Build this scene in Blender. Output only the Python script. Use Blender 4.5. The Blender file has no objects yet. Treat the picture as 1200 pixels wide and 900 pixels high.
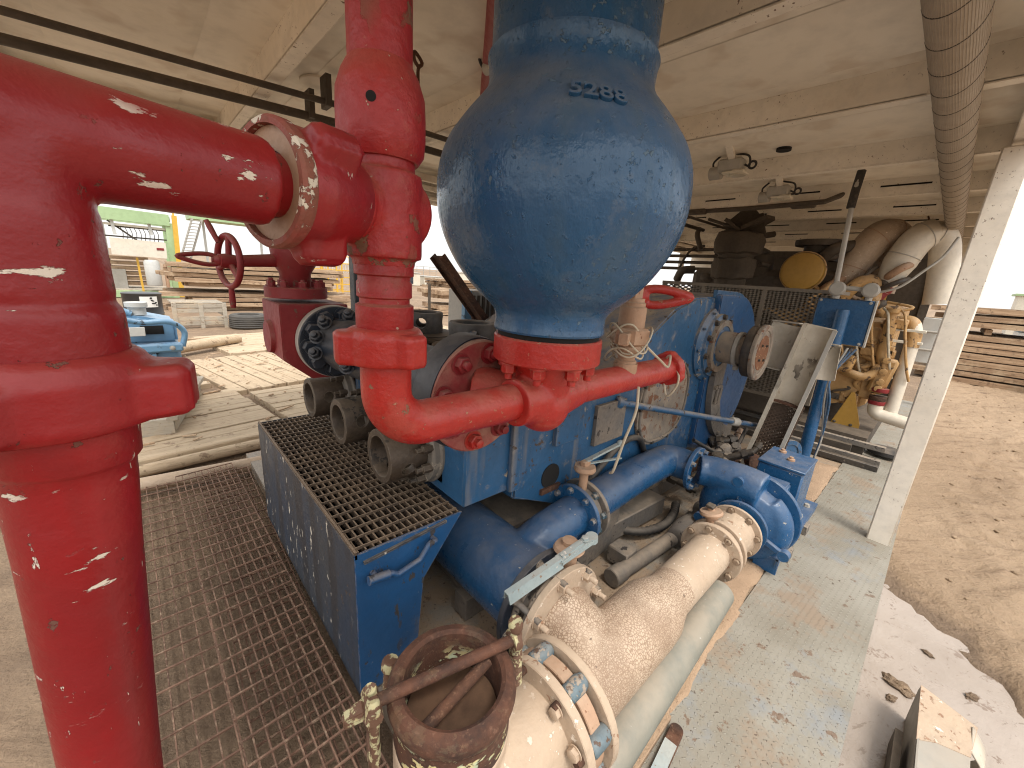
import bpy, bmesh, math, random
from mathutils import Vector as V, Matrix, noise as mn
R=math.radians; PI=math.pi; TAU=2*PI
random.seed(7)
S=bpy.context.scene; COL=S.collection
X,Y,Z=V((1,0,0)),V((0,1,0)),V((0,0,1))
# ---------------------------------------------------------------- mesh builder
def frame(ax):
    ax=V(ax).normalized()
    h=Z if abs(ax.z)<.9 else X
    u=h.cross(ax).normalized(); return u,ax.cross(u).normalized(),ax
class B:
    def __init__(s): s.bm=bmesh.new()
    def face(s,vs):
        try: return s.bm.faces.new(vs)
        except ValueError: return None
    def rings(s,rings,c0=True,c1=True,loop=False):
        n=len(rings[0]); rv=[[s.bm.verts.new(p) for p in r] for r in rings]
        m=len(rv)
        for i in range(m if loop else m-1):
            a,b=rv[i],rv[(i+1)%m]
            for j in range(n): s.face((a[j],a[(j+1)%n],b[(j+1)%n],b[j]))
        if not loop:
            if c0: s.face(rv[0][::-1])
            if c1: s.face(rv[-1])
        return s
    def lathe(s,prof,o,ax=Z,n=40,loop=False,ph=0):
        u,v,w=frame(ax); o=V(o)
        return s.rings([[o+w*h+(u*math.cos(TAU*k/n+ph)+v*math.sin(TAU*k/n+ph))*max(r,1e-4) for k in range(n)] for r,h in prof],loop=loop)
    def cyl(s,a,b,r,r2=None,n=24):
        a,b=V(a),V(b); L=(b-a).length
        return s.lathe([(r,0),(r if r2 is None else r2,L)],a,b-a,n)
    def ring(s,o,ax,ro,ri,h,n=40,bev=.003):
        return s.lathe([(ri,0),(ro-bev,0),(ro,bev),(ro,h-bev),(ro-bev,h),(ri,h)],o,ax,n,loop=True)
    def tube(s,path,r,n=16,caps=True,loop=False):
        path=[V(p) for p in path]; m=len(path)
        rs=r if isinstance(r,(list,tuple)) else [r]*m
        u=None; rings=[]
        for i,p in enumerate(path):
            if loop: t=path[(i+1)%m]-path[i-1]
            else: t=path[min(i+1,m-1)]-path[max(i-1,0)]
            t.normalize()
            if u is None: u=frame(t)[0]
            u=(u-t*u.dot(t)).normalized(); v=t.cross(u)
            rings.append([p+(u*math.cos(TAU*k/n)+v*math.sin(TAU*k/n))*rs[i] for k in range(n)])
        return s.rings(rings,caps,caps,loop)
    def box(s,c,d,rot=None,bev=0,seg=1):
        t=bmesh.new(); bmesh.ops.create_cube(t,size=1)
        for q in t.verts: q.co=V((q.co.x*d[0],q.co.y*d[1],q.co.z*d[2]))
        if bev: bmesh.ops.bevel(t,geom=t.edges[:],offset=bev,segments=seg,affect='EDGES',profile=.5)
        M=Matrix.Translation(V(c))@(rot.to_4x4() if rot else Matrix())
        s.add(t,M); return s
    def add(s,t,M=Matrix()):
        mp={q:s.bm.verts.new(M@q.co) for q in t.verts}
        for f in t.faces: s.face([mp[q] for q in f.verts])
        t.free()
    def bar(s,a,b,w,h,up=Z,bev=0):
        a,b=V(a),V(b); d=(b-a); L=d.length; d.normalize()
        up=V(up); y=up.cross(d)
        if y.length<1e-4: y=X.cross(d)
        y.normalize(); z=d.cross(y)
        M=Matrix((d,y,z)).transposed()
        return s.box((a+b)/2,(L,w,h),M,bev)
    def prism(s,poly,ex,bev=0):
        t=bmesh.new(); ex=V(ex)
        a=[t.verts.new(V(p)) for p in poly]; b=[t.verts.new(V(p)+ex) for p in poly]
        n=len(a); t.faces.new(a); t.faces.new(b[::-1])
        for i in range(n): t.faces.new((a[i],b[i],b[(i+1)%n],a[(i+1)%n]))
        if bev: bmesh.ops.bevel(t,geom=t.edges[:],offset=bev,segments=2,affect='EDGES')
        s.add(t); return s
    def sphere(s,c,r,sc=(1,1,1),n=20):
        t=bmesh.new(); bmesh.ops.create_uvsphere(t,u_segments=n,v_segments=n//2,radius=r)
        s.add(t,Matrix.Translation(V(c))@Matrix.Diagonal((*sc,1))); return s
    def torus(s,c,ax,Rr,r,n=36,m=12,sx=1,sy=1):
        u,v,w=frame(ax); c=V(c)
        return s.tube([c+u*math.cos(TAU*k/n)*Rr*sx+v*math.sin(TAU*k/n)*Rr*sy for k in range(n)],r,m,loop=True)
    def bolt(s,p,ax,r,h,stud=0,n=6):
        p=V(p); ax=V(ax).normalized()
        s.lathe([(r*1.25,0),(r*1.25,h*.15)],p,ax,16)
        s.lathe([(r,h*.15),(r,h*.9),(r*.85,h)],p,ax,n,ph=random.random())
        if stud: s.lathe([(r*.55,h),(r*.55,h+stud),(r*.45,h+stud*1.1)],p,ax,12)
        return s
def fillet(pts,r,seg=8):
    pts=[V(p) for p in pts]; out=[pts[0]]
    for i in range(1,len(pts)-1):
        p=pts[i]; a=(pts[i-1]-p); b=(pts[i+1]-p); la,lb=a.length,b.length; a.normalize(); b.normalize()
        th=a.angle(b); rr=r[i-1] if isinstance(r,(list,tuple)) else r
        d=min(rr/math.tan(th/2),la*.49,lb*.49); q=d*math.tan(th/2)
        c=p+(a+b).normalized()*(q/math.sin(th/2))
        s0=p+a*d-c; e0=p+b*d-c; ang=s0.angle(e0); axx=s0.cross(e0).normalized()
        for k in range(seg+1): out.append(c+Matrix.Rotation(ang*k/seg,3,axx)@s0)
    out.append(pts[-1]); return out
def spline(pts,n=10):
    pts=[V(p) for p in pts]; P=[2*pts[0]-pts[1]]+pts+[2*pts[-1]-pts[-2]]; out=[]
    for i in range(1,len(P)-2):
        a,b,c,d=P[i-1:i+3]
        for k in range(n):
            t=k/n; out.append(.5*((2*b)+(c-a)*t+(2*a-5*b+4*c-d)*t*t+(3*b-a-3*c+d)*t**3))
    out.append(pts[-1]); return out
# ---------------------------------------------------------------- objects
ORG={}
def thing(name,label,cat,loc,group=None):
    o=bpy.data.objects.new(name,None); COL.objects.link(o); o.location=loc; o.empty_display_size=.1
    ORG[o]=V(loc); tag(o,label,cat,group); return o
def tag(o,label=None,cat=None,group=None,kind=None):
    if label: o['label']=label
    if cat: o['category']=cat
    if group: o['group']=group
    if kind: o['kind']=kind
    return o
def part(name,b,mat,parent=None,label=None,sm=38,remesh=None,smooth=6,org=None,jit=0):
    me=bpy.data.meshes.new(name); o0=ORG[parent] if parent else V(org or (0,0,0))
    bm=b.bm
    if jit:
        for q in bm.verts: q.co+=mn.noise_vector(q.co*9)*jit
    bmesh.ops.translate(bm,verts=bm.verts,vec=-o0)
    bmesh.ops.recalc_face_normals(bm,faces=bm.faces)
    bm.to_mesh(me); bm.free(); me.materials.append(mat)
    for p in me.polygons: p.use_smooth=True
    if not remesh: me.set_sharp_from_angle(angle=R(sm))
    o=bpy.data.objects.new(name,me); COL.objects.link(o); ORG[o]=o0
    if parent: o.parent=parent
    else: o.location=o0
    if label: o['label']=label
    if remesh:
        m=o.modifiers.new('r','REMESH'); m.mode='VOXEL'; m.voxel_size=remesh; m.use_smooth_shade=True
        if smooth:
            m=o.modifiers.new('s','SMOOTH'); m.factor=.5; m.iterations=smooth
    return o
def struct(name,b,mat,kind='structure',**k):
    o=part(name,b,mat,**k); o['kind']=kind; return o
def copy_tree(o,loc=None,label=None,parent=None):
    c=o.copy(); COL.objects.link(c); c.parent=parent; ORG[c]=ORG[o]
    for ch in list(o.children): copy_tree(ch,parent=c)
    if loc is not None: c.location=loc; ORG[c]=V(loc)
    if label: c['label']=label
    return c
def bolts(parent,c,ax,rb,nb,r,h,mat,stud=0,ph=0,name='bolt'):
    u,v,w=frame(ax); c=V(c)
    for k in range(nb):
        a=TAU*k/nb+ph; part(name,B().bolt(c+(u*math.cos(a)+v*math.sin(a))*rb,ax,r,h,stud),mat,parent)
def flange(parent,c,ax,ro,ri,h,mat,nb=8,rb=None,br=.014,bh=.022,bm_=None,side=1,stud=0,name='flange',ph=0.2,label=None):
    f=part(name,B().ring(c,ax,ro,ri,h),mat,parent,label)
    if nb:
        a=V(ax).normalized(); o=V(c)+(a*h if side>0 else V((0,0,0)))
        bolts(f,o,a*side,rb or (ro+ri)/2+.004,nb,br,bh,bm_ or mat,stud,ph)
    return f
# ---------------------------------------------------------------- materials
class NT:
    def __init__(s,name):
        s.m=bpy.data.materials.new(name); s.m.use_nodes=True; s.t=s.m.node_tree; s.t.nodes.clear()
        s.out=s.n('ShaderNodeOutputMaterial'); s.bs=s.n('ShaderNodeBsdfPrincipled'); s.l(s.bs.outputs[0],s.out.inputs[0])
        tc=s.n('ShaderNodeTexCoord'); oi=s.n('ShaderNodeObjectInfo')
        k=s.n('ShaderNodeVectorMath',operation='SCALE'); k.inputs[0].default_value=(31,17,23); s.l(oi.outputs['Random'],k.inputs['Scale'])
        a=s.n('ShaderNodeVectorMath',operation='ADD'); s.l(tc.outputs['Object'],a.inputs[0]); s.l(k.outputs[0],a.inputs[1])
        s.co=a.outputs[0]; s.obj=tc.outputs['Object']; s.rand=oi.outputs['Random']
        g=s.n('ShaderNodeNewGeometry'); s.geo=g; sx=s.n('ShaderNodeSeparateXYZ'); s.l(g.outputs['Normal'],sx.inputs[0]); s.nz=sx.outputs[2]; s.pos=g.outputs['Position']
    def n(s,t,**k):
        q=s.t.nodes.new(t)
        for a,b in k.items(): setattr(q,a,b)
        return q
    def l(s,a,b): s.t.links.new(a,b)
    def set(s,i,v):
        if hasattr(v,'is_linked') or isinstance(v,bpy.types.NodeSocket): s.l(v,i)
        else: i.default_value=v
    def mp(s,scale,src=None,rot=(0,0,0),loc=(0,0,0)):
        q=s.n('ShaderNodeMapping'); s.l(src or s.co,q.inputs[0]); q.inputs['Scale'].default_value=scale if isinstance(scale,tuple) else (scale,)*3
        q.inputs['Rotation'].default_value=rot; q.inputs['Location'].default_value=loc; return q.outputs[0]
    def noise(s,scale,det=4,rough=.55,src=None,off=0,dist=0):
        q=s.n('ShaderNodeTexNoise'); s.l(s.mp(scale,src,loc=(off,off*1.7,off*.6)),q.inputs['Vector']); q.inputs['Scale'].default_value=1
        q.inputs['Detail'].default_value=det; q.inputs['Roughness'].default_value=rough; q.inputs['Distortion'].default_value=dist; return q.outputs['Fac']
    def vor(s,scale,feature='DISTANCE_TO_EDGE',src=None,rnd=1):
        q=s.n('ShaderNodeTexVoronoi',feature=feature); s.l(s.mp(scale,src),q.inputs['Vector']); q.inputs['Scale'].default_value=1; q.inputs['Randomness'].default_value=rnd; return q.outputs[0]
    def step(s,x,a,b,lo=0,hi=1):
        q=s.n('ShaderNodeMapRange'); s.set(q.inputs[0],x); q.inputs[1].default_value=a; q.inputs[2].default_value=b; q.inputs[3].default_value=lo; q.inputs[4].default_value=hi; return q.outputs[0]
    def m2(s,op,a,b=0):
        q=s.n('ShaderNodeMath',operation=op); s.set(q.inputs[0],a); s.set(q.inputs[1],b); return q.outputs[0]
    def mix(s,f,a,b):
        q=s.n('ShaderNodeMix',data_type='RGBA'); s.set(q.inputs[0],f)
        for i,v in ((6,a),(7,b)): s.set(q.inputs[i],(*v,1) if isinstance(v,tuple) and len(v)==3 else v)
        return q.outputs[2]
    def fin(s,col,rough=.5,metal=0,bump=None,bd=.01,bst=1,spec=None):
        s.set(s.bs.inputs['Base Color'],(*col,1) if isinstance(col,tuple) else col); s.set(s.bs.inputs['Roughness'],rough); s.set(s.bs.inputs['Metallic'],metal)
        if spec is not None: s.bs.inputs['Specular IOR Level'].default_value=spec
        if bump is not None:
            q=s.n('ShaderNodeBump'); q.inputs['Strength'].default_value=bst; q.inputs['Distance'].default_value=bd; s.l(bump,q.inputs['Height']); s.l(q.outputs[0],s.bs.inputs['Normal'])
        return s.m
def paint(name,c,c2=None,rough=.4,var=4,chip=None,chip2=None,dust=None,bump=.002,bs=26,rustc=None,streak=None,spec=None,edge=None,chip3=None,micro=0):
    """weathered paint. chip/chip2=(colour,threshold,scale vec,mask threshold); dust=(colour,amount)"""
    s=NT(name); c2=c2 or tuple(x*.62 for x in c)
    n1=s.noise(var,5,.6); col=s.mix(s.step(n1,.32,.7),c,c2)
    n2=s.noise(var*7,4,.6,off=3); col=s.mix(s.step(n2,.45,.75,0,.5),col,tuple(x*.7 for x in c))
    h=s.noise(bs,5,.6,off=9); r=s.step(n2,.3,.7,rough-.07,rough+.12)
    if streak:
        k=s.noise((streak[2],streak[2],streak[2]*.09),3,.5,off=5); col=s.mix(s.step(k,streak[1],streak[1]+.12,0,streak[3]),col,streak[0])
    if dust:
        f=s.m2('MULTIPLY',s.step(s.nz,.05,.9),s.step(s.noise(7,5,.65,off=2),.33,.62,.15,1)); f=s.m2('MULTIPLY',f,dust[1])
        f=s.m2('MAXIMUM',f,s.step(s.noise(4.5,7,.75,off=8),.57,.64,0,dust[1]*.32))
        col=s.mix(f,col,dust[0]); r=s.mix(f,r,(.8,)*3)
    for i,ch in enumerate((chip,chip2,chip3)):
        if ch:
            cc,t,sc,mt=ch
            f=s.m2('MULTIPLY',s.step(s.noise(sc,6,.62,off=20+i*7),t,t+.018),s.step(s.noise(2.6,3,.5,off=31+i*5),mt,mt+.1))
            col=s.mix(f,col,cc); h=s.m2('SUBTRACT',h,s.m2('MULTIPLY',f,.25)); r=s.mix(f,r,(.75,)*3)
    if micro:
        h=s.m2('ADD',h,s.m2('MULTIPLY',s.step(s.noise(46,4,.6,off=41),.62,.7),micro*.5)); h=s.m2('ADD',h,s.m2('MULTIPLY',s.noise((60,60,12),3,.6,off=44),.22))
    if edge:
        bv=s.n('ShaderNodeBevel',samples=4); bv.inputs[0].default_value=.007
        d_=s.n('ShaderNodeVectorMath',operation='DOT_PRODUCT'); s.l(bv.outputs[0],d_.inputs[0]); s.l(s.geo.outputs['Normal'],d_.inputs[1])
        f=s.m2('MULTIPLY',s.step(d_.outputs['Value'],.985,.86),s.step(s.noise(24,5,.65,off=51),.42,.56,0,edge[1])); col=s.mix(f,col,edge[0]); r=s.mix(f,r,(.75,)*3)
    return s.fin(col,r,0,h,bump,1,spec)
SAND=(.42,.31,.21); DUST=(.40,.31,.22)
RUST=(.16,.07,.035)
MAT={}
def mats():
    m=MAT
    m['red']=paint('red_paint',(.33,.009,.012),(.21,.007,.010),.38,2.2,((.72,.63,.52),.64,(12,12,36),.43),((.15,.06,.04),.645,34,.46),((.33,.16,.11),.2),.005,12,chip3=((.70,.60,.50),.665,(60,60,22),.43),streak=((.16,.02,.02),.53,9,.45))
    m['red2']=paint('red_paint_worn',(.36,.018,.017),(.26,.013,.014),.45,6,((.17,.08,.045),.585,16,.46),((.55,.46,.34),.665,42,.45),((.36,.20,.13),.45),.006,24,edge=((.24,.12,.07),.6))
    m['red3']=paint('bright_red_paint',(.44,.022,.015),(.36,.017,.013),.36,5,((.42,.20,.12),.645,44,.44),((.25,.12,.07),.665,22,.46),((.42,.25,.17),.4),.004,40,edge=((.34,.17,.10),.6))
    m['red4']=paint('dark_red_paint',(.24,.014,.018),(.19,.011,.014),.5,4,((.15,.07,.05),.63,30,.46),None,((.36,.22,.16),.55),.003,24,edge=((.2,.1,.07),.4))
    m['red5']=paint('dusty_crimson_paint',(.27,.016,.024),(.34,.19,.13),.55,5,((.14,.06,.045),.60,20,.45),None,((.38,.26,.18),.9),.005,22,edge=((.3,.17,.11),.5))
    m['rusty2']=paint('flaking_flange_rim',(.22,.10,.06),(.30,.05,.04),.7,8,((.68,.60,.48),.57,(30,30,30),.44),((.06,.04,.03),.60,26,.45),None,.006,40)
    m['tanrust']=paint('dusty_rusted_ring',(.30,.24,.18),(.16,.14,.12),.65,9,((.16,.07,.035),.56,14,.44),((.04,.07,.12),.62,18,.45),((.42,.34,.25),.7),.003,40)
    m['oil2']=paint('dark_cap_steel',(.045,.042,.04),(.075,.065,.055),.5,7,((.15,.12,.09),.62,20,.45),None,((.25,.2,.15),.6),.002,50)
    m['dusty2']=paint('dusty_grey_collar',(.22,.20,.17),(.15,.13,.11),.6,8,((.36,.31,.24),.58,14,.44),None,((.42,.35,.27),.7),.002,50)
    m['blue']=paint('blue_gloss_paint',(.024,.102,.222),(.018,.074,.160),.25,1.8,((.30,.30,.26),.70,34,.47),None,((.24,.23,.20),.55),.008,9,micro=.42,streak=((.05,.10,.15),.53,9,.5),chip3=((.10,.16,.22),.62,40,.44))
    m['blue2']=paint('blue_machine_paint',(.024,.100,.215),(.019,.078,.165),.38,3,((.34,.28,.21),.62,(14,14,9),.45),((.08,.055,.04),.62,26,.45),((.36,.29,.21),1.0),.004,20,streak=((.24,.20,.15),.58,12,.5),edge=((.32,.27,.20),.7))
    m['blue3']=paint('blue_pump_paint',(.018,.096,.225),(.013,.072,.172),.26,3,((.55,.50,.42),.665,36,.45),((.06,.05,.045),.66,22,.46),((.33,.27,.20),.3),.005,16,edge=((.28,.25,.2),.5))
    m['blue4']=paint('shaded_grimy_box_paint',(.030,.046,.075),(.055,.060,.066),.46,2.2,((.55,.5,.42),.615,(24,24,9),.45),((.07,.05,.04),.62,26,.45),((.26,.22,.17),.6),.003,22,streak=((.035,.035,.038),.46,9,.75),edge=((.3,.24,.18),.8))  # grime and shade of the box sides both put into this dark base
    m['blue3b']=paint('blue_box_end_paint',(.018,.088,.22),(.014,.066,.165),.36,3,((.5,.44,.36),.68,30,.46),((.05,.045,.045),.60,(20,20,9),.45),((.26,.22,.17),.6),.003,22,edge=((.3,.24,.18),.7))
    m['navy']=paint('dark_navy_paint',(.018,.026,.042),(.014,.02,.03),.4,5,((.2,.19,.18),.68,30,.46),None,((.25,.22,.19),.5),.002,25)
    m['white']=paint('white_beam_paint',(.84,.77,.66),(.74,.66,.54),.5,2,((.16,.09,.05),.64,55,.44),((.45,.33,.22),.69,9,.48),((.45,.36,.26),.5),.002,18,edge=((.26,.16,.10),.5))
    m['ceil']=paint('cream_roof_paint',(.86,.79,.67),(.77,.69,.57),.55,1.1,((.25,.16,.10),.72,26,.48),None,None,.002,8,streak=((.55,.43,.31),.55,4,.5))
    m['cream']=paint('cream_pipe_paint',(.50,.39,.285),(.41,.30,.21),.55,5,((.30,.17,.10),.61,28,.45),((.74,.64,.52),.62,34,.47),((.48,.36,.25),.8),.004,36,edge=((.33,.2,.12),.6))
    m['dirty']=paint('dusty_grey_steel',(.13,.12,.11),(.20,.165,.13),.6,6,((.05,.04,.035),.6,20,.44),None,((.40,.31,.22),.7),.004,30)
    m['oil']=paint('oily_dark_steel',(.035,.03,.027),(.075,.058,.042),.45,8,((.16,.13,.1),.64,26,.44),None,((.22,.17,.12),.55),.004,40)
    m['capm']=paint('dusty_iron_cap',(.042,.030,.021),(.085,.060,.040),.5,7,((.022,.019,.016),.58,16,.45),None,((.25,.19,.13),.4),.003,60,edge=((.30,.26,.2),.6))
    m['grey']=paint('grey_pvc',(.215,.215,.18),(.17,.17,.14),.5,3,((.55,.53,.48),.67,(40,40,14),.47),None,((.42,.34,.25),.5),.001,20)
    m['taupe']=paint('shaded_taupe_sheet',(.30,.28,.24),(.25,.23,.195),.5,1.5,((.15,.1,.07),.66,18,.46),None,((.4,.32,.24),.4),.001,12)  # grey of the fairing's shaded faces put into the colour
    m['galv']=paint('galvanised_steel',(.42,.40,.36),(.34,.32,.28),.45,4,((.2,.13,.08),.7,30,.5),None,((.40,.32,.22),.4),.001,20)
    m['duct']=paint('duct_cloth',(.37,.31,.24),(.33,.27,.20),.75,3,None,None,None,.002,30)
    m['wpipe']=paint('white_pipe_paint',(.68,.62,.52),(.6,.53,.42),.5,3,((.2,.13,.08),.70,30,.5),None,((.45,.35,.25),.4),.002,14)
    m['yel']=paint('yellow_engine_paint',(.52,.31,.12),(.40,.23,.09),.5,6,((.10,.06,.035),.57,14,.44),None,((.42,.31,.2),.65),.004,30)
    m['drum']=paint('ochre_drum_paint',(.42,.235,.04),(.36,.2,.035),.45,3,((.2,.12,.05),.7,20,.5),None,((.42,.31,.2),.35),.001,10)
    m['tan']=paint('tan_valve_paint',(.45,.29,.19),(.38,.22,.13),.55,8,((.22,.1,.05),.64,30,.45),((.55,.45,.1),.70,22,.5),((.45,.34,.24),.5),.003,40)
    m['teal']=paint('faded_teal_paint',(.33,.40,.40),(.26,.33,.34),.5,9,((.25,.17,.11),.63,40,.46),((.6,.55,.48),.62,40,.5),((.45,.36,.27),.4),.002,40)
    m['bltc']=paint('pale_blue_cap',(.11,.17,.20),(.075,.12,.145),.5,14,((.33,.27,.21),.55,40,.42),((.12,.07,.045),.58,36,.44),((.4,.33,.25),.4),.003,50)
    m['lblue']=paint('light_blue_gear_paint',(.16,.32,.48),(.11,.23,.37),.35,2,((.04,.05,.06),.60,9,.46),None,((.5,.45,.4),.25),.002,12)
    m['green']=paint('pale_green_paint',(.38,.52,.28),(.32,.45,.24),.5,1,((.2,.12,.07),.7,8,.5),None,None,.001,6)
    m['ylw']=paint('yellow_rail_paint',(.70,.42,.05),(.6,.36,.05),.5,1,((.2,.12,.07),.7,8,.5),None,None,.001,6)
    m['pgrey']=paint('pale_grey_sheet',(.55,.55,.52),(.47,.47,.44),.5,1,((.25,.2,.15),.7,6,.5),None,None,.001,6)
    m['offw']=paint('offwhite_panel',(.70,.66,.56),(.62,.56,.44),.5,1.5,((.4,.28,.15),.68,5,.5),None,None,.001,6)
    m['chalk']=paint('white_guard_paint',(.60,.54,.44),(.40,.34,.26),.5,4,((.10,.08,.06),.60,(7,7,3.5),.46),((.22,.11,.06),.66,14,.47),((.4,.31,.22),.4),.003,24)
    m['black']=paint('black_rubber',(.022,.021,.02),(.035,.032,.03),.6,6,None,None,((.3,.24,.18),.5),.002,40)
    m['dkbrown']=paint('dark_brown_tone',(.06,.047,.035),(.09,.07,.05),.7,3,((.14,.1,.07),.64,9,.45),None,((.2,.15,.1),.5),.004,20)  # dark brown tone with random chips, dust on upward faces
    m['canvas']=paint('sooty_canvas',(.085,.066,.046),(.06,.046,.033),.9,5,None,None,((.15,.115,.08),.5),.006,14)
    m['bolt']=paint('dusty_bolt',(.30,.22,.15),(.2,.13,.08),.55,20,((.1,.06,.035),.6,60,.44),None,((.45,.35,.24),.5),.001,90)
    m['orust']=paint('orange_rust_face',(.22,.085,.035),(.15,.065,.03),.75,14,((.5,.35,.2),.62,50,.45),((.07,.05,.04),.66,40,.48),None,.002,60)
    m['glass']=paint('milky_lamp_glass',(.6,.55,.45),(.5,.45,.36),.3,4)
    m['cable']=paint('cream_wire',(.55,.48,.36),(.4,.33,.23),.5,20)
    # rust
    s=NT('brown_rust'); n=s.noise(9,7,.7); c=s.mix(s.step(n,.33,.66),(.028,.015,.010),(.115,.048,.024)); c=s.mix(s.step(s.noise(50,4,.7,off=4),.55,.72,0,.7),c,(.24,.13,.075))
    m['rust']=s.fin(c,.85,0,s.noise(38,6,.7,off=2),.004)
    s=NT('rust_peeling_yellow'); n=s.noise(9,7,.7); c=s.mix(s.step(n,.35,.66),(.035,.016,.010),(.125,.05,.026)); c=s.mix(s.step(s.noise(55,4,.7,off=14),.56,.72,0,.6),c,(.22,.12,.075))
    f=s.m2('MULTIPLY',s.step(s.noise((15,15,26),6,.65,off=11),.535,.555),s.step(s.noise(3.2,3,.5,off=6),.43,.5)); sz=s.n('ShaderNodeSeparateXYZ'); s.l(s.obj,sz.inputs[0]); f=s.m2('MULTIPLY',f,s.step(sz.outputs[2],.555,.50,.04,1)); c=s.mix(f,c,s.mix(s.step(s.noise(30,2,.5),.4,.6),(.62,.52,.25),(.45,.5,.33)))
    m['rusty']=s.fin(c,.8,0,s.m2('ADD',s.noise(38,6,.7,off=2),f),.004)
    s=NT('rope_yellow_paint'); f=s.step(s.noise(35,5,.6),.50,.56); c=s.mix(f,(.12,.06,.035),s.mix(s.noise(60,2),(.50,.40,.19),(.36,.38,.25))); m['eye']=s.fin(c,.7,0,s.noise(50,5,.7),.003)
    s=NT('rusty_grating'); c=s.mix(s.step(s.noise(5,6,.7),.35,.65),(.10,.052,.034),(.26,.15,.10)); c=s.mix(s.step(s.noise(40,3,.6,off=4),.52,.68,0,.6),c,(.40,.29,.20)); m['grate']=s.fin(c,.85,0,s.noise(60,4,.7),.002)
    s=NT('dark_grating'); c=s.mix(s.step(s.noise(8,6,.7),.35,.65),(.055,.038,.026),(.17,.115,.072)); c=s.mix(s.step(s.nz,.6,.95,0,.6),c,(.36,.265,.18)); m['grate2']=s.fin(c,.7,0,s.noise(60,4,.7),.002)
    # crackled cream paint
    s=NT('crackled_cream_paint'); v=s.vor(88,src=s.mp(1)); v2=s.vor(170)
    k=s.m2('MULTIPLY',s.step(v,.04,.17,1,0),s.step(s.noise(5,3,.5,off=2),.30,.46,.35,1)); k=s.m2('MAXIMUM',k,s.m2('MULTIPLY',s.step(v2,.05,.15,1,0),s.step(s.noise(4,3,.5,off=12),.5,.6)))
    c=s.mix(s.step(s.noise(6,5,.6),.35,.65),(.56,.44,.325),(.49,.365,.26)); c=s.mix(s.m2('MULTIPLY',k,.85),c,(.25,.16,.10)); ch=s.m2('MULTIPLY',s.step(s.noise(26,6,.6,off=5),.66,.69),s.step(s.noise(3,2,.5,off=8),.47,.55)); c=s.mix(ch,c,(.12,.075,.05))
    m['crack']=s.fin(c,.6,0,s.m2('SUBTRACT',s.noise(45,4,.6),s.m2('MULTIPLY',k,.35)),.002)
    # woods
    def wood(nm,c1,c2,sc,dark=(.10,.06,.035),knot=.6):
        s=NT(nm); a=s.noise(sc,5,.6); b=s.noise(tuple(x*4 for x in sc),4,.7,off=4)
        c=s.mix(s.step(a,.3,.7),c1,c2); c=s.mix(s.step(b,.52,.72,0,.6),c,dark); c=s.mix(s.step(s.rand,0,1,0,.35),c,tuple(x*.55 for x in c2)); c=s.mix(s.step(s.noise(1.6,6,.7,src=s.pos,off=14),.52,.62,0,.6),c,(.50,.39,.26)); c=s.mix(s.step(s.noise(7,6,.7,src=s.pos,off=24),.58,.64,0,.7),c,(.16,.10,.06))
        return s.fin(c,.85,0,b,.006)
    m['woodx']=wood('weathered_planks_long',(.60,.48,.33),(.47,.35,.23),(1.2,22,22))
    m['woody']=wood('weathered_planks_cross',(.60,.47,.32),(.45,.33,.21),(22,1.2,22))
    m['woods']=wood('stacked_rough_timber',(.58,.41,.26),(.25,.15,.085),(7,.9,16))
    m['wooda']=wood('stacked_rough_timber_long',(.54,.39,.25),(.24,.145,.085),(.9,7,16))
    m['woodg']=wood('grey_crate_wood',(.48,.43,.35),(.38,.33,.26),(3,20,20),(.2,.17,.13))
    # duct ribs are geometry; mesh sheet
    s=NT('dusty_mesh_steel'); c=s.mix(s.noise(6,4),(.12,.10,.08),(.24,.20,.15)); m['mesh']=s.fin(c,.6)
    s=NT('brown_mesh_steel'); c=s.mix(s.noise(9,4),(.07,.045,.03),(.14,.09,.06)); m['meshb']=s.fin(c,.7)
    # checker plate deck
    def checker(nm,dirt,t0,base1,base2):
        s=NT(nm); cell=.027
        p=s.mp(1/cell,s.pos,rot=(0,0,R(4))); sx=s.n('ShaderNodeSeparateXYZ'); s.l(p,sx.inputs[0])
        def dash(ox,sgn):
            a=s.m2('ADD',sx.outputs[0],ox); b=s.m2('ADD',sx.outputs[1],ox)
            fx=s.m2('SUBTRACT',s.m2('FRACT',a),.5); fy=s.m2('SUBTRACT',s.m2('FRACT',b),.5)
            par=s.m2('MODULO',s.m2('ADD',s.m2('FLOOR',a),s.m2('FLOOR',b)),2); par=s.m2('ABSOLUTE',par)
            u=s.m2('ADD',fx,fy); w=s.m2('SUBTRACT',fx,fy)
            A=s.mix(par,u,w); Bv=s.mix(par,w,u)
            e=s.m2('ADD',s.m2('POWER',s.m2('ABSOLUTE',s.m2('DIVIDE',A,.46)),2),s.m2('POWER',s.m2('ABSOLUTE',s.m2('DIVIDE',Bv,.13)),2))
            return s.step(e,.45,1.0,1,0)
        h=dash(0,1)
        wear=s.noise(4,5,.65,src=s.pos)
        h2=s.m2('MULTIPLY',h,s.step(wear,.3,.6,1,.35))
        c=s.mix(s.step(s.noise(2.2,6,.65,src=s.pos,off=2),.35,.65),base1,base2)
        c=s.mix(s.m2('MULTIPLY',h2,.7),c,(.47,.43,.35))
        c=s.mix(s.m2('MULTIPLY',s.step(s.noise(1.8,6,.7,src=s.pos,off=21),.56,.66),.4),c,(.20,.25,.31))
        c=s.mix(s.step(s.noise(3,8,.72,src=s.pos,off=7),t0,t0+.1,0,.92),c,dirt)
        c=s.mix(s.step(s.noise(13,6,.7,src=s.pos,off=15),.60,.63,0,.85),c,(.17,.105,.065))
        c=s.mix(s.step(s.noise(30,4,.6,src=s.pos,off=25),.66,.69,0,.9),c,(.09,.06,.04))
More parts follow.
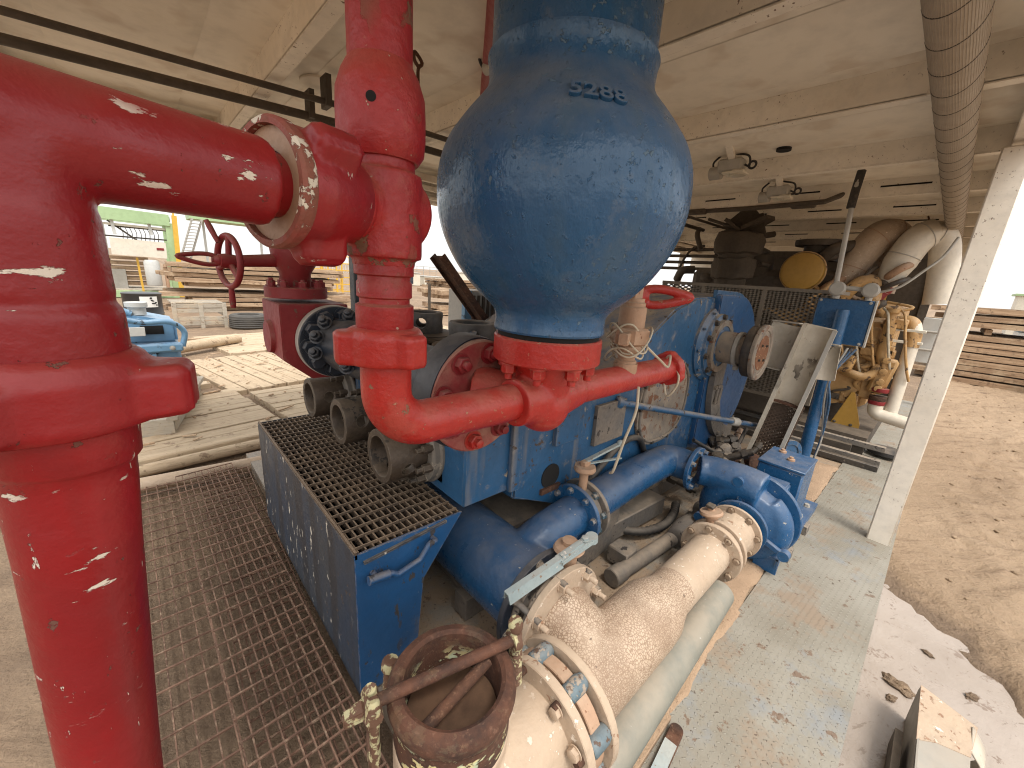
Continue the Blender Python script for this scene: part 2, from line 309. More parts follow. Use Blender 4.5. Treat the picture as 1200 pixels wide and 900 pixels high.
        r=s.step(wear,.3,.7,.42,.7)
        return s.fin(c,r,.0,s.m2('ADD',s.m2('MULTIPLY',h2,1.3),s.m2('MULTIPLY',s.noise(18,5,.7,src=s.pos),.5)),.005)
    m['deck']=checker('tread_plate',(.27,.205,.145),.53,(.30,.275,.225),(.225,.20,.155))
    m['pan']=checker('muddy_tread_plate',(.36,.255,.165),.44,(.29,.25,.20),(.24,.20,.16))
    # ground
    s=NT('sandy_mud'); a=s.noise(.5,8,.65,src=s.pos); b=s.noise((1.5,9,2),9,.72,src=s.mp(1,s.pos,rot=(0,0,R(40)))); d=s.noise(28,6,.7,src=s.pos,off=3)
    c=s.mix(s.step(a,.3,.7),(.41,.29,.185),(.30,.205,.125)); c=s.mix(s.step(b,.52,.64,0,.7),c,(.19,.12,.07)); c=s.mix(s.step(d,.5,.75,0,.4),c,(.5,.37,.24)); c=s.mix(s.step(d,.60,.66,0,.6),c,(.15,.09,.055))
    sz=s.n('ShaderNodeSeparateXYZ'); s.l(s.pos,sz.inputs[0]); wet=s.step(s.m2('ADD',sz.outputs[2],s.m2('MULTIPLY',s.noise(5,5,.7,src=s.pos,off=33),.03)),-.140,-.122,.75,0); c=s.mix(wet,c,(.17,.115,.075))
    m['ground']=s.fin(c,.9,0,s.m2('ADD',s.m2('MULTIPLY',b,.8),d),.03)
    s=NT('wet_pale_mud'); a=s.noise(1.4,6,.6,src=s.pos); d=s.noise(9,6,.75,src=s.pos,off=5)
    c=s.mix(s.step(a,.35,.65),(.40,.335,.28),(.32,.26,.21)); c=s.mix(s.step(d,.60,.63,0,.8),c,(.20,.14,.10)); c=s.mix(s.step(s.noise((14,40,10),5,.65,src=s.mp(1,s.pos,rot=(0,0,R(25)))),.62,.65,0,.7),c,(.2,.15,.11))
    m['puddle']=s.fin(c,s.step(a,.3,.7,.16,.34),0,s.m2('ADD',s.noise(3.5,6,.55,src=s.pos),s.m2('MULTIPLY',d,.4)),.012)
    s=NT('red_sand'); d=s.noise(70,4,.7,src=s.pos); c=s.mix(s.step(s.noise(6,6,.7,src=s.pos),.3,.7),(.40,.27,.17),(.32,.215,.135)); c=s.mix(s.step(d,.6,.68,0,.75),c,(.16,.09,.055)); m['sand']=s.fin(c,.95,0,d,.008)
    s=NT('tyre_rubber'); m['tyre']=s.fin(s.mix(s.noise(6,4),(.03,.03,.03),(.10,.09,.075)),.8)
    s=NT('dark_hole'); m['hole']=s.fin((.008,.007,.006),.9)
    s=NT('dirty_water'); m['water']=s.fin(s.mix(s.step(s.noise(9,6,.7),.35,.65),(.13,.075,.045),(.06,.035,.022)),.42)
    s=NT('label_paper'); m['paper']=s.fin((.7,.7,.68),.5)
    s=NT('black_gloss'); m['bgloss']=s.fin((.02,.02,.022),.35)
mats(); M=MAT
# ================================================================ camera, light
RC=Matrix(((0.73773532,-0.13102635,0.66225275),(-0.6718597,-0.23835206,0.70127943),(0.06596322,-0.96229953,-0.26387206)))
cd=bpy.data.cameras.new('camera'); cam=bpy.data.objects.new('camera',cd); COL.objects.link(cam); S.camera=cam
cd.sensor_width=36; cd.lens=36*465/1200; cd.clip_start=.02; cd.clip_end=9000
rt=RC.col[0]; dn=RC.col[1]; fw=RC.col[2]
cam.matrix_world=Matrix.Translation((0,0,1.7))@Matrix((rt,-dn,-fw)).transposed().to_4x4()
w=bpy.data.worlds.new('World'); S.world=w; w.use_nodes=True; t=w.node_tree
sky=t.nodes.new('ShaderNodeTexSky'); sky.sky_type='NISHITA'; sky.sun_disc=False
EL,AZ=64,-110          # sun azimuth measured from +X towards +Y
sky.sun_elevation=R(EL); sky.sun_rotation=R(90-AZ); sky.dust_density=5; sky.air_density=1; sky.ozone_density=1
hs=t.nodes.new('ShaderNodeHueSaturation'); hs.inputs['Saturation'].default_value=.22
t.links.new(sky.outputs[0],hs.inputs['Color']); mx=t.nodes.new('ShaderNodeMix'); mx.data_type='RGBA'; mx.inputs[0].default_value=.55; mx.inputs[7].default_value=(7.4,7.3,7.1,1); t.links.new(hs.outputs[0],mx.inputs[6]); t.links.new(mx.outputs[2],t.nodes['Background'].inputs[0]); t.nodes['Background'].inputs[1].default_value=.15
sd=bpy.data.lights.new('sun','SUN'); sun=bpy.data.objects.new('sun',sd); COL.objects.link(sun)
sd.energy=1.5; sd.angle=R(14); sd.color=(1,.965,.92)
dv=V((math.cos(R(EL))*math.cos(R(AZ)),math.cos(R(EL))*math.sin(R(AZ)),math.sin(R(EL))))
sun.rotation_euler=dv.to_track_quat('Z','Y').to_euler(); sun.location=dv*30
S.view_settings.view_transform='Standard'; S.view_settings.look='None'; S.view_settings.exposure=.80; S.view_settings.gamma=1
S.cycles.max_bounces=8; S.cycles.diffuse_bounces=3; S.cycles.pixel_filter_type='BLACKMAN_HARRIS'; S.cycles.filter_width=1.1; S.cycles.use_denoising=True
try: S.cycles.denoiser='OPENIMAGEDENOISE'
except Exception: pass
# ================================================================ ground, deck
GZ=-.15
def pud_d(x,y):   # >0 inside the wet patch by the deck edge
    edge=-.12-.16-(3.5-x)*1.0 if x<3.5 else 9
    return (y-edge) if x<3.5 else -1
def gh(x,y):
    z=GZ
    if -9<x<30 and -12<y<-.05:
        f=min(1,max(0,(-.1-y)/.5)); n=mn.fractal(V((x*.5,y*1.6,0)),1,2,5)*.035+mn.fractal(V((x*3,y*5,3)),1,2,4)*.014
        d=.42*( -.12-.12-(3.45-x)*.98 - y) + mn.fractal(V((x*4,y*4,7)),1,2,6)*.085
        z+=f*n*.8+ max(-.035,min(.035,d*.35))
        for o_,s_ in ((-1.9,1),(-3.0,1),(.6,-1),(1.7,-1),(3.4,1)):     # wheel ruts
            q=(x-6)*.30+(y+2.2)*.95+o_*.6+.12*math.sin(x*.7+o_); u_=x*.95-y*.30
            g_=math.exp(-(q/.16)**2); z+=f*((-.020+.006*math.sin(u_*42+q*9*s_))*(.5+.5*mn.noise(V((u_,q,o_))))*g_+.010*(.6+mn.noise(V((u_*2,q*3,o_))))*math.exp(-((abs(q)-.26)/.08)**2)+.006*mn.fractal(V((x*7,y*7,2)),1,2,4))
        isl=math.hypot((x-3.0)/.16,(y+.70)/.07); z+=max(0,.05*(1-isl))
    elif y>=-.05:
        z+=mn.fractal(V((x*.8,y*.8,1)),1,2,4)*.012
    return z
def axis(segs):
    out=[]
    for a,b,st in segs:
        k=max(1,round((b-a)/st)); out+=[a+(b-a)*i/k for i in range(k)]
    return out+[segs[-1][1]]
b=B(); xs=axis([(-6000,-400,1400),(-400,-40,60),(-40,-4,6),(-4,1,.5),(1,6,.035),(6,16,.07),(16,40,2),(40,600,70),(600,6000,1350)]); ys=axis([(-6000,-400,1400),(-400,-40,60),(-40,-8,4),(-8,-2.2,.08),(-2.2,0,.03),(0,5,.4),(5,30,1.5),(30,600,60),(600,6000,1350)])
gv=[[b.bm.verts.new((x,y,gh(x,y))) for y in ys] for x in xs]
for i in range(len(xs)-1):
    for j in range(len(ys)-1): b.face((gv[i][j],gv[i+1][j],gv[i+1][j+1],gv[i][j+1]))
struct('ground',b,M['ground'],sm=180)
b=B(); b.prism([(.9,-.06,GZ-.08),(4.1,-.06,GZ-.08),(4.1,-1.2,GZ-.08),(3.3,-3.2,GZ-.08),(.9,-4.2,GZ-.08)],(0,0,.066)); struct('mud_puddle',b,M['puddle'])
b=B(); b.box((5.2,.14,-.06),(9.4,.52,.12)); struct('skid_deck',b,M['deck'])
b=B(); b.box((5.21,2.2,-.066),(9.38,3.59,.1)); struct('skid_pan',b,M['pan'])
# sand lying along the deck seam
b=B()
xs=[.5+.02*i for i in range(230)]
def sw(x): 
    a=.385+.035*mn.fractal(V((x*3,0,0)),1,2,5); c=.50+.08*mn.fractal(V((x*2,5,0)),1,2,5)
    if x>2.2: a,c=a+.02,.66+.12*mn.fractal(V((x*2,5,0)),1,2,5)
    return a,c
rows=[]
for x in xs:
    a,c=sw(x); rows.append([b.bm.verts.new((x,a+(c-a)*k/10,.002+(.012+.010*mn.fractal(V((x*9,k*.6,0)),1,2,4))*math.sin(PI*k/10)**.6 -(.006 if k in(0,10) else 0))) for k in range(11)])
for i in range(len(xs)-1):
    for k in range(10): b.face((rows[i][k],rows[i+1][k],rows[i+1][k+1],rows[i][k+1]))
struct('sand_drift',b,M['sand'],'stuff',sm=180)
# ================================================================ canopy
T=thing('pump_canopy','low cream sheet-metal canopy roof on white posts over the pump skid','canopy',(3.78,0,0))
b=B(); b.box((5.05,2.42,2.80),(11.5,5.0,.04))
part('roof_sheet',b,M['ceil'],T)
b=B()
for x in (.10,1.25,2.4,3.65,4.9,6.1,7.3,8.5):      # pressed folds of the sheet
    b.prism([(x-.30,-.05,2.778),(x-.24,-.05,2.764),(x+.24,-.05,2.764),(x+.30,-.05,2.778)],(0,4.8,0))
part('roof_fold',b,M['ceil'],T)
for x in (-.5,.66,1.70,2.82,4.02,5.2,6.35,7.45,8.6,9.8):
    b=B(); b.box((x,2.35,2.708),(.010,4.7,.145)); b.box((x+.03,2.35,2.634),(.07,4.7,.010)); b.box((x+.061,2.35,2.645),(.008,4.7,.018))
    rb=part('roof_beam',b,M['white'],T)
    if x>4.5:
        for y in (.55,1.35,2.15,2.95): part('slot',B().box((x-.006,y,2.715),(.004,.34,.014)),M['hole'],rb)
b=B(); b.box((5.05,-.045,2.70),(11.5,.09,.16),bev=.006); b.box((5.05,-.105,2.62),(11.5,.03,.05)); part('eave_rail',b,M['white'],T)
b=B(); b.box((5.05,4.74,2.64),(11.5,.1,.3),bev=.008); b.box((5.05,4.64,2.54),(11.5,.1,.03)); b.box((5.05,4.5,2.62),(11.5,.05,.05)); b.box((5.05,4.30,2.68),(11.5,.05,.07)); part('eave_rail',b,M['ceil'],T)
b=B(); b.box((5.35,-.01,2.56),(.25,.09,.12),bev=.004)
b.bm.free()
b=B(); b.box((3.78,-.035,1.29),(.085,.13,2.6),bev=.008); part('corner_post',b,M['white'],T)
for x,y in ((3.6,4.6),(9.6,4.6),(9.6,-.04)):
    b=B(); b.box((x,y,1.3),(.1,.1,2.62),bev=.008); part('corner_post',b,M['white'],T)
b=B(); b.box((10.55,2.35,2.55),(.04,4.9,.70)); part('end_panel',b,M['ceil'],T)
# dark conduits under the roof
for nm,p,r,l in (('steel_conduit',[(-.75,2.95,2.60),(1.02,2.72,2.597),(6.6,2.56,2.58)],.017,'thinner dark conduit strapped under the canopy roof'),('steel_conduit',[(-.75,3.30,2.592),(1.11,3.02,2.588),(6.6,2.9,2.57)],.025,'thicker dark conduit strapped under the canopy roof')):
    T=thing(nm,l,'conduit',p[0]); part('tube',B().tube(p,r,14),M['dkbrown'],T)
    for x in (.95,2.3): part('strap',B().box((x,p[1][1]+.02,2.65),(.03,.10,.16)),M['dkbrown'],T)
b=B(); b.lathe([(.0,0),(.13,0),(.13,.012),(.10,.018),(0,.018)],(1.02,3.0,2.777),-Z,32); tag(part('ceiling_rosette',b,M['ceil'],org=(1.02,3,2.855)),'round cream plate on the canopy underside beside the dark conduits','plate')
# ================================================================ left standpipe
T=thing('standpipe','thick glossy red standpipe with elbow and hammer union at left','pipe',(-.1,.7,-.15))
c=V((-.100,.79,0)); d=V((.586,.195,0)).normalized(); ZC=1.830; LN=V((-.062,-.006,-1)).normalized()
b=B(); b.lathe([(.05,0),(.077,.004),(.077,.062),(.073,.068),(.070,.072),(.070,.10),(.067,.2),(.0605,.6),(.060,1.65)],c+Z*1.475,LN,48); part('riser',b,M['red'],T)
b=B(); b.lathe([(.07,1.46),(.098,1.463),(.104,1.475),(.104,1.535),(.096,1.556),(.085,1.565),(.07,1.563)],c,Z,48)
for a in (-12,108,228):
    q=V((math.cos(R(a)),math.sin(R(a)),0)); e=q.cross(Z)
    b.prism([c+Z*1.466+q*.075+e*.056,c+Z*1.466+q*.148+e*.036,c+Z*1.466+q*.148-e*.036,c+Z*1.466+q*.075-e*.056],Z*.078,bev=.008)
part('wing_nut',b,M['red'],T,remesh=.0045,smooth=5)
b=B(); b.lathe([(.0,1.54),(.082,1.54),(.082,1.618),(.074,1.626),(.074,1.632),(.077,1.638),(.076,1.66),(.076,1.70),(.076,1.74),(0,1.74)],c,Z,48)
b.lathe([(0,-.245),(.03,-.242),(.058,-.228),(.070,-.205),(.073,-.18),(.073,.1),(0,.1)],c+Z*ZC,d,40); el=fillet([c+Z*1.70,c+Z*ZC,c+Z*ZC+d*.3],.09,12); b.tube(el,[.073]*len(el),40)
b.lathe([(0,.0),(.070,0),(.070,.10),(.067,.125),(.06,.135),(0,.135)],c+Z*ZC+d*.05,d,40)
part('elbow',b,M['red'],T,remesh=.005,smooth=8)
b=B(); b.lathe([(.058,.12),(.058,.25),(.0555,.28),(.055,.33),(.058,.38),(.063,.42),(.05,.43)],c+Z*ZC,d,44); part('cross_pipe',b,M['red'],T)
# ================================================================ riser with hammer union (worn red)
T=thing('discharge_riser','worn red vertical riser with bulged joint tee and wing unions beside the blue vessel','pipe',(.462,.985,1.2))
c=V((.462,.985,0))
part('upper_pipe',B().lathe([(.07,2.10),(.07,2.80)],c,Z,44),M['red2'],T)
b=B(); b.lathe([(.055,2.135),(.071,2.13),(.085,2.105),(.097,2.07),(.099,2.03),(.099,1.985),(.096,1.955),(.082,1.935),(.06,1.935)],c,Z,48,loop=True); bu=part('bulged_joint',b,M['red2'],T)
u=V((-.60,-.8,0)).normalized(); part('plug_hole',B().cyl(c+u*.09+Z*2.035,c+u*.0992+Z*2.035,.0105,n=20),M['hole'],bu)
b=B(); b.lathe([(0,1.70),(.075,1.70),(.075,1.955),(0,1.955)],c,Z,40)
b.lathe([(.0,-.13),(.074,-.13),(.074,.02),(.086,.04),(.086,.078),(.08,.086),(0,.086)],c+Z*1.83,d,40); b.lathe([(0,-.095),(.092,-.095),(.092,.095),(0,.095)],c+Z*1.815,Z,40)
b.lathe([(0,0),(.083,0),(.083,.02),(.07,.03),(0,.03)],c+Z*1.83-d*.115,d,40)
part('tee',b,M['red2'],T,remesh=.005,smooth=6)
b=B(); b.lathe([(.05,1.54),(.0685,1.54),(.072,1.548),(.072,1.605),(.062,1.61),(.062,1.622),(.068,1.626),(.068,1.66),(.064,1.666),(.064,1.676),(.0725,1.68),(.0725,1.72),(.05,1.72)],c,Z,44,loop=True); part('ferrule',b,M['red2'],T)
def wing_nut(nm,c,ax,h0,h1,ro,lug,angs,mat,T,k=1):
    u,v,w=frame(ax); c=V(c); b=B()
    b.lathe([(.06*k,h0),(ro,h0),(ro+.006,h0+.008),(ro+.006,h1-.022),(ro-.004,h1-.006),(.06*k,h1)],c,ax,44,loop=True)
    for a in angs:
        q=u*math.cos(R(a))+v*math.sin(R(a)); e=q.cross(w); o=c+w*h0
        b.prism([o+q*ro*.8+e*.05*k,o+q*(ro+lug)+e*.03*k,o+q*(ro+lug)-e*.03*k,o+q*ro*.8-e*.05*k],w*(h1-h0)*.88,bev=.007)
    return part(nm,b,mat,T,remesh=.0045,smooth=5)
wing_nut('wing_nut',c,Z,1.455,1.552,.092,.034,(15,135,255),M['red3'],T)
p=fillet([c+Z*1.50,c+Z*1.262,c+Z*1.262+X*.47],.14,14); part('elbow',B().tube(p,.066,40),M['red3'],T)
# big wing union on the cross pipe
n0=V((-.146,.783,1.832))
T=thing('hammer_union','large red hammer union with peeling flange ring between standpipe and riser','pipe union',n0+d*.42)
b=B(); b.lathe([(.098,.360),(.108,.360),(.113,.366),(.113,.384),(.107,.392),(.098,.392)],n0,d,56,loop=True); part('ring',b,M['rusty2'],T)
part('seal_face',B().ring(n0+d*.372,d,.100,.058,.02),M['tan'],T)
b=B(); b.lathe([(0,.38),(.109,.38),(.110,.43),(.104,.46),(.095,.50),(.086,.535),(.078,.55),(0,.55)],n0,d,56)
u,v,w_=frame(d)
for a in (48,-72,168):
    q=u*math.cos(R(a+90))+v*math.sin(R(a+90)); e=q.cross(d); o=n0+d*.395
    b.prism([o+q*.075+e*.046,o+q*.142+e*.024,o+q*.142-e*.024,o+q*.075-e*.046],d*.10,bev=.009)
part('wing_nut',b,M['red'],T,remesh=.005,smooth=6)
# ================================================================ pulsation dampener
DC=V((1.085,.975,0))
T=thing('pulsation_dampener','big glossy blue pear-shaped pulsation dampener with raised number on red flange','pressure vessel',DC+Z*1.4)
prof=[(.0,1.515),(.196,1.515),(.20,1.522),(.197,1.545),(.199,1.575),(.216,1.60),(.262,1.640),(.310,1.69),(.352,1.75),(.386,1.82),(.404,1.89),(.408,1.96),(.400,2.03),(.377,2.09),(.350,2.13),(.323,2.165),(.297,2.195),(.274,2.222),(.260,2.245),(.255,2.268),(.258,2.322),(.262,2.330),(.250,2.336),(.250,2.62),(.24,2.64),(0,2.64)]
def sp1(pr,n=4):
    q=spline([(a,0,h) for a,h in pr],n); return [(v.x,v.z) for v in q]
pro=[(.0,1.515),(.196,1.515)]+sp1(prof[2:17],5)+prof[17:]
vs=part('vessel',B().lathe(pro,DC,Z,96),M['blue'],T,sm=30)
def rad(z):
    for (a,h),(a2,h2) in zip(pro[1:],pro[2:]):
        if h<=z<=h2: return a+(a2-a)*(z-h)/(h2-h+1e-9)
    return .2
cu=bpy.data.curves.new('tmp','FONT'); cu.body='5288'; cu.size=.066; cu.extrude=.006; cu.bevel_depth=.0015; cu.align_x='CENTER'; cu.space_character=1.04; cu.offset=.0
to=bpy.data.objects.new('tmp',cu); COL.objects.link(to); bpy.context.view_layer.update()
me=bpy.data.meshes.new_from_object(to.evaluated_get(bpy.context.evaluated_depsgraph_get())); bpy.data.objects.remove(to)
tb=bmesh.new(); tb.from_mesh(me)
A0,Z0=R(233),2.118
sl=.62  # metres of profile per metre of height on the shoulder
for q in tb.verts:
    x,y,zz=q.co; zq=Z0+y*.78-x*.09; r=rad(zq)+zz+.002; a=A0+x/.33
    q.co=V((DC.x+r*math.cos(a),DC.y+r*math.sin(a),zq+zz*.6))
b=B(); b.bm.free(); b.bm=tb; part('raised_number',b,M['blue'],vs,'raised cast figures reading 5288')
part('cap',B().lathe([(.0,2.64),(.21,2.64),(.21,2.70),(.0,2.70)],DC,Z,40),M['oil'],T)
part('gasket',B().lathe([(.185,1.498),(.185,1.516)],DC,Z,48),M['hole'],T)
f=part('mounting_flange',B().ring(DC+Z*1.408,Z,.197,.09,.09,56,.005),M['red3'],T)
bolts(f,DC+Z*1.408,-Z,.158,8,.026,.042,M['red3'],.02,.2)
# ================================================================ dampener tee and discharge line
T=thing('discharge_tee','bright red cast tee carrying the blue vessel with side flange and run pipe','pipe tee',DC+Z*1.26)
zc=1.262
b=B(); b.lathe([(0,-.06),(.092,-.06),(.095,0),(.098,.06),(.115,.10),(.15,.15),(0,.15)],DC+Z*zc,Z,40)
b.lathe([(0,-.155),(.088,-.155),(.088,-.10),(.094,-.08),(.094,.08),(.082,.14),(.071,.2),(0,.2)],DC+Z*(zc),X,40)
FC=V((.945,1.205,1.225)); ax2=(FC-(DC+Z*zc)).normalized()
b.lathe([(0,0),(.085,0),(.095,.12),(.115,.19),(.13,.25),(0,.25)],DC+Z*(zc-.005),ax2,40); b.sphere(DC+Z*(zc-.03),.108)
part('body',b,M['red3'],T,remesh=.007,smooth=9)
part('run_pipe',B().lathe([(.05,.15),(.064,.16),(.064,1.0),(.05,1.0)],DC+Z*zc,X,40),M['red3'],T)
b=B(); b.lathe([(.05,0),(.222,0),(.228,.006),(.228,.055),(.05,.06)],FC-Y*.03,Y,64,loop=True); f=part('side_flange',b,M['red5'],T)
for a in (35,80,125,170,215,260,305,350):
    q=V((math.cos(R(a)),0,math.sin(R(a))))*.178+FC-Y*.03
    if a in (260,): mt=M['red3']
    else: mt=M['red4']
    part('bolt',B().lathe([(.042,-.002),(.042,.004)],q,-Y,24).bolt(q,-Y,.031,.032,.018),mt,f)
wing_nut('wing_nut',DC+Z*zc+X*.97,X,0,.075,.084,.014,(90,210,330),M['red3'],T,.8)
part('end_plug',B().lathe([(.055,.07),(.05,.10),(.034,.11),(.03,.165),(.0,.165)],DC+Z*zc+X*.97,X,24),M['red3'],T)
part('weld_boss',B().cyl(DC+Z*zc+X*.56,DC+Z*(zc+.078)+X*.56,.055),M['tan'],T)
# relief valve
c=DC+X*.56+Z*(zc+.06)
T=thing('relief_valve','dusty tan relief valve wrapped in cream wire on the red run pipe','valve',c)
part('neck',B().lathe([(.048,0),(.048,.03),(.04,.035),(.04,.05),(.058,.065),(.065,.075),(.065,.10),(.058,.115)],c,Z,28),M['tan'],T)
part('hex_nut',B().lathe([(.075,.105),(.088,.115),(.088,.175),(.075,.185)],c,Z,6,ph=.3),M['tan'],T)
for a in (20,200): part('lug',B().bar(c+Z*.14+V((math.cos(R(a)),math.sin(R(a)),0))*.06,c+Z*.14+V((math.cos(R(a)),math.sin(R(a)),0))*.13,.045,.055,bev=.004),M['tan'],T)
part('bonnet',B().lathe([(.06,.18),(.06,.275),(.052,.28),(.052,.295),(.045,.30),(.045,.315),(0,.315)],c,Z,28),M['tan'],T)
part('shear_cap',B().box(c+Z*.37+X*.008,(.075,.028,.13),bev=.005).box(c+Z*.36-X*.02,(.04,.05,.11),bev=.004),M['tan'],T)
rg=random.Random(3); pth=[]
for k in range(70):
    a=k*.42; pth.append(c+Z*(.05+.12*(.5+.5*math.sin(k*.23))+.04*math.sin(k*.9))+V((math.cos(a),math.sin(a),0))*(.083+.018*math.sin(k*.37)))
part('wire_wrap',B().tube(spline(pth,3),.0045,8),M['cable'],T)
wr=c-Z*.06+X*.05
w2=[c+V((.06,-.06,.1)),c+V((.16,-.09,.03)),c+V((.25,-.09,-.01)),c+V((.34,-.05,.03)),c+V((.41,0,-.01)),c+V((.415,-.07,-.06)),c+V((.40,-.085,-.13)),c+V((.40,-.04,-.2)),c+V((.42,.0,-.12))]
tag(part('wire_loop',B().tube(spline(w2,8),.006,8),M['cable'],org=tuple(c)),'loose cream wire looped along the red run pipe to its end plug','wire')
w3=[c+V((.0,-.085,-.08)),c+V((-.0,-.09,-.2)),c+V((-.03,-.07,-.35)),c+V((-.05,-.05,-.5)),c+V((-.03,-.02,-.54))]
tag(part('hanging_wire',B().tube(spline(w3,8),.007,8),M['cable'],org=tuple(c)),'cream wire hanging straight down from the run pipe before the oval cover','wire')
# red lever valve behind
c=V((2.04,1.22,1.60))
T=thing('lever_valve','small bright red valve with loop handle behind the tan relief valve','valve',c)
part('stem',B().tube([c+V((-.03,-.06,-.36)),c+V((-.02,-.03,-.1)),c+V((0,0,.0)),c+V((.005,0,.10))],[.024,.034,.04,.024],16),M['red3'],T)
def loop_handle(o,a,e,L,w_,th,hub=.045,n=28):
    """flat loop lever: closed band running out along a, wide in e"""
    o=V(o);a=V(a).normalized();e=V(e).normalized();b=B();pts=[]
    for k in range(n):
        s=k/n*TAU; x=L*(.55-.45*math.cos(s)); y=w_*math.sin(s)*(.65+.35*math.cos(s))*1.1; pts.append(o+a*x+e*y)
    b.tube(pts,th,10,loop=True); b.sphere(o+a*.02,hub); b.tube([o-a*.03,o+a*L*.28],[hub*.9,hub*.5],14)
    return b
part('loop_handle',loop_handle(c+Z*.03,V((.6,-.8,.05)),Z,.30,.055,.025,.055),M['red3'],T,remesh=.006,smooth=4)
part('wing',B().tube([c+Z*.0,c+V((-.02,0,.07)),c+V((.0,.0,.12))],[.035,.03,.02],12),M['red3'],T)
# red block with gate valve at the far end of the manifold
T=thing('junction_block','dark red square junction block with bolted blue flange at far manifold end','junction block',(.65,2.45,1.1))
b=B(); b.prism([(.49,2.2,1.49),(.82,2.2,1.49),(.82,2.2,1.10),(.62,2.2,1.10),(.49,2.2,1.21)],(0,.36,0),bev=.004); part('block',b,M['red4'],T)
part('stud_cover',B().lathe([(.09,0),(.085,.02),(0,.025)],(.49,2.42,1.3),-X,24),M['red4'],T)
FB=V((.735,2.19,1.30))
f=part('flange',B().ring(FB,-Y,.185,.06,.055,56),M['navy'],T)
part('flange_rim',B().ring(FB+Y*.004,-Y,.189,.15,.045,56),M['galv'],T)
bolts(f,FB-Y*.055,-Y,.142,10,.034,.04,M['navy'],.0,.1)
T=thing('gate_valve','dark red gate valve with spoked handwheel on the junction block','valve',(.62,2.4,1.49))
fl=part('flange',B().ring((.62,2.38,1.51),Z,.15,.05,.055,48),M['red4'],T); bolts(fl,(.62,2.38,1.565),Z,.122,9,.02,.03,M['red4'],.01)
b=B(); b.lathe([(.07,0),(.075,.08),(.10,.12),(.11,.2),(.10,.3),(0,.32)],(.62,2.38,1.555),Z,36); part('body',b,M['red4'],T)
hc=V((.33,2.35,1.675)); ha=V((-1,-.25,.02)).normalized()
part('stem',B().tube([V((.62,2.38,1.70)),hc],[.035,.026],16),M['red4'],T)
hw=part('handwheel',B().torus(hc,ha,.115,.014,40,12),M['red4'],T)
u,v,w_=frame(ha)
for a in (80,200,320): part('spoke',B().tube([hc,hc+(u*math.cos(R(a))+v*math.sin(R(a)))*.115],.013,10),M['red4'],hw)
part('hub',B().lathe([(.03,-.03),(.036,0),(.03,.04),(0,.045)],hc,ha,20),M['red4'],hw)
part('loop_lever',loop_handle(hc+ha*.02,V((-.92,-.1,.05)),Y*.3+Z,.17,.03,.010,.025),M['red4'],hw)
for q,l in ((V((.0,.02,-.185)),.014),(V((-.05,.06,.15)),.013)): part('knob',B().tube([hc+q*.55,hc+q,hc+q*1.18],[l*.8,l,l*.8],12),M['red4'],hw)
def drill(o,cuts):
    """boolean the cutter builders out of a finished part, then bake the mesh"""
    bb=B()
    for a,e,r in cuts: bb.cyl(a,e,r,n=20)
    c=part('tmp_cut',bb,M['hole']); m=o.modifiers.new('b','BOOLEAN'); m.object=c; m.operation='DIFFERENCE'; m.solver='EXACT'
    c.location=(0,0,0); bpy.context.view_layer.update()
    me=bpy.data.meshes.new_from_object(o.evaluated_get(bpy.context.evaluated_depsgraph_get()))
    o.modifiers.clear(); o.data=me
    for p in me.polygons: p.use_smooth=True
    me.set_sharp_from_angle(angle=R(38)); ORG.pop(c); bpy.data.objects.remove(c)
# ================================================================ mud pump
T=thing('mud_pump','large blue triplex mud pump with dusty gear housing, shaft hub and row of iron caps','pump',(2.6,2.0,0))
b=B(); b.prism([(1.24,1.25,.62),(1.24,1.25,1.17),(2.05,1.25,1.20),(2.33,1.25,1.36),(2.65,1.25,1.55),(2.95,1.25,1.63),(3.75,1.25,1.66),(3.98,1.25,1.60),(4.18,1.25,1.40),(4.26,1.25,1.0),(4.18,1.25,.68),(3.98,1.25,.46),(3.6,1.25,.36),(1.75,1.25,.36),(1.55,1.25,.5)],(0,1.5,0),bev=.012)
part('power_frame',b,M['blue2'],T)
b=B(); b.box((1.085,1.98,.94),(.33,1.5,.48),bev=.01); part('spacer_block',b,M['blue2'],T)
b=B(); b.box((1.20,1.216,.94),(.06,.03,.47),bev=.004); part('corner_rib',b,M['blue2'],T)
b=B(); b.box((2.9,2.0,.18),(3.6,1.3,.36)); b.box((2.9,1.33,.06),(3.8,.1,.12)); part('skid_base',b,M['dirty'],T)
b=B(); b.box((1.93,1.16,.17),(.44,.02,.34),Matrix.Rotation(R(3),3,'Z')); part('base_plate',b,M['dirty'],T)
for x,z,sx,sz,mt in ((1.625,.965,.25,.23,'blue2'),(2.0,.885,.30,.25,'dirty')):
    part('name_plate',B().box((x,1.238,z),(sx,.028,sz),bev=.003),M[mt],T)
b=B(); b.lathe([(.07,0),(.07,.004),(0,.004)],(1.51,1.249,.67),-Y,20); part('drain_hole',b,M['hole'],T)
b=B(); b.box((1.51,1.243,.595),(.15,.02,.03)); part('drain_lip',b,M['rust'],T)
# oval inspection cover
def oval(cx,cz,a,c_,n=40,y=1.25,pw=2.6):
    out=[]
    for k in range(n):
        t=TAU*k/n; co,si=math.cos(t),math.sin(t)
        out.append((cx+a*math.copysign(abs(co)**(2/pw),co),y,cz+c_*math.copysign(abs(si)**(2/pw),si)))
    return out
b=B(); b.prism(oval(2.68,.90,.36,.31),(0,-.02,0),bev=.004); cv=part('inspection_cover',b,M['tanrust'],T)
b=B(); rr=oval(2.68,.90,.335,.285,y=1.226); b.tube(rr,.010,8,loop=True); part('cover_rim',b,M['dirty'],cv)
for k in range(14):
    p=oval(2.68,.90,.345,.293,14,1.231)[k]; part('bolt',B().bolt(p,-Y,.014,.018),M['oil'],cv)
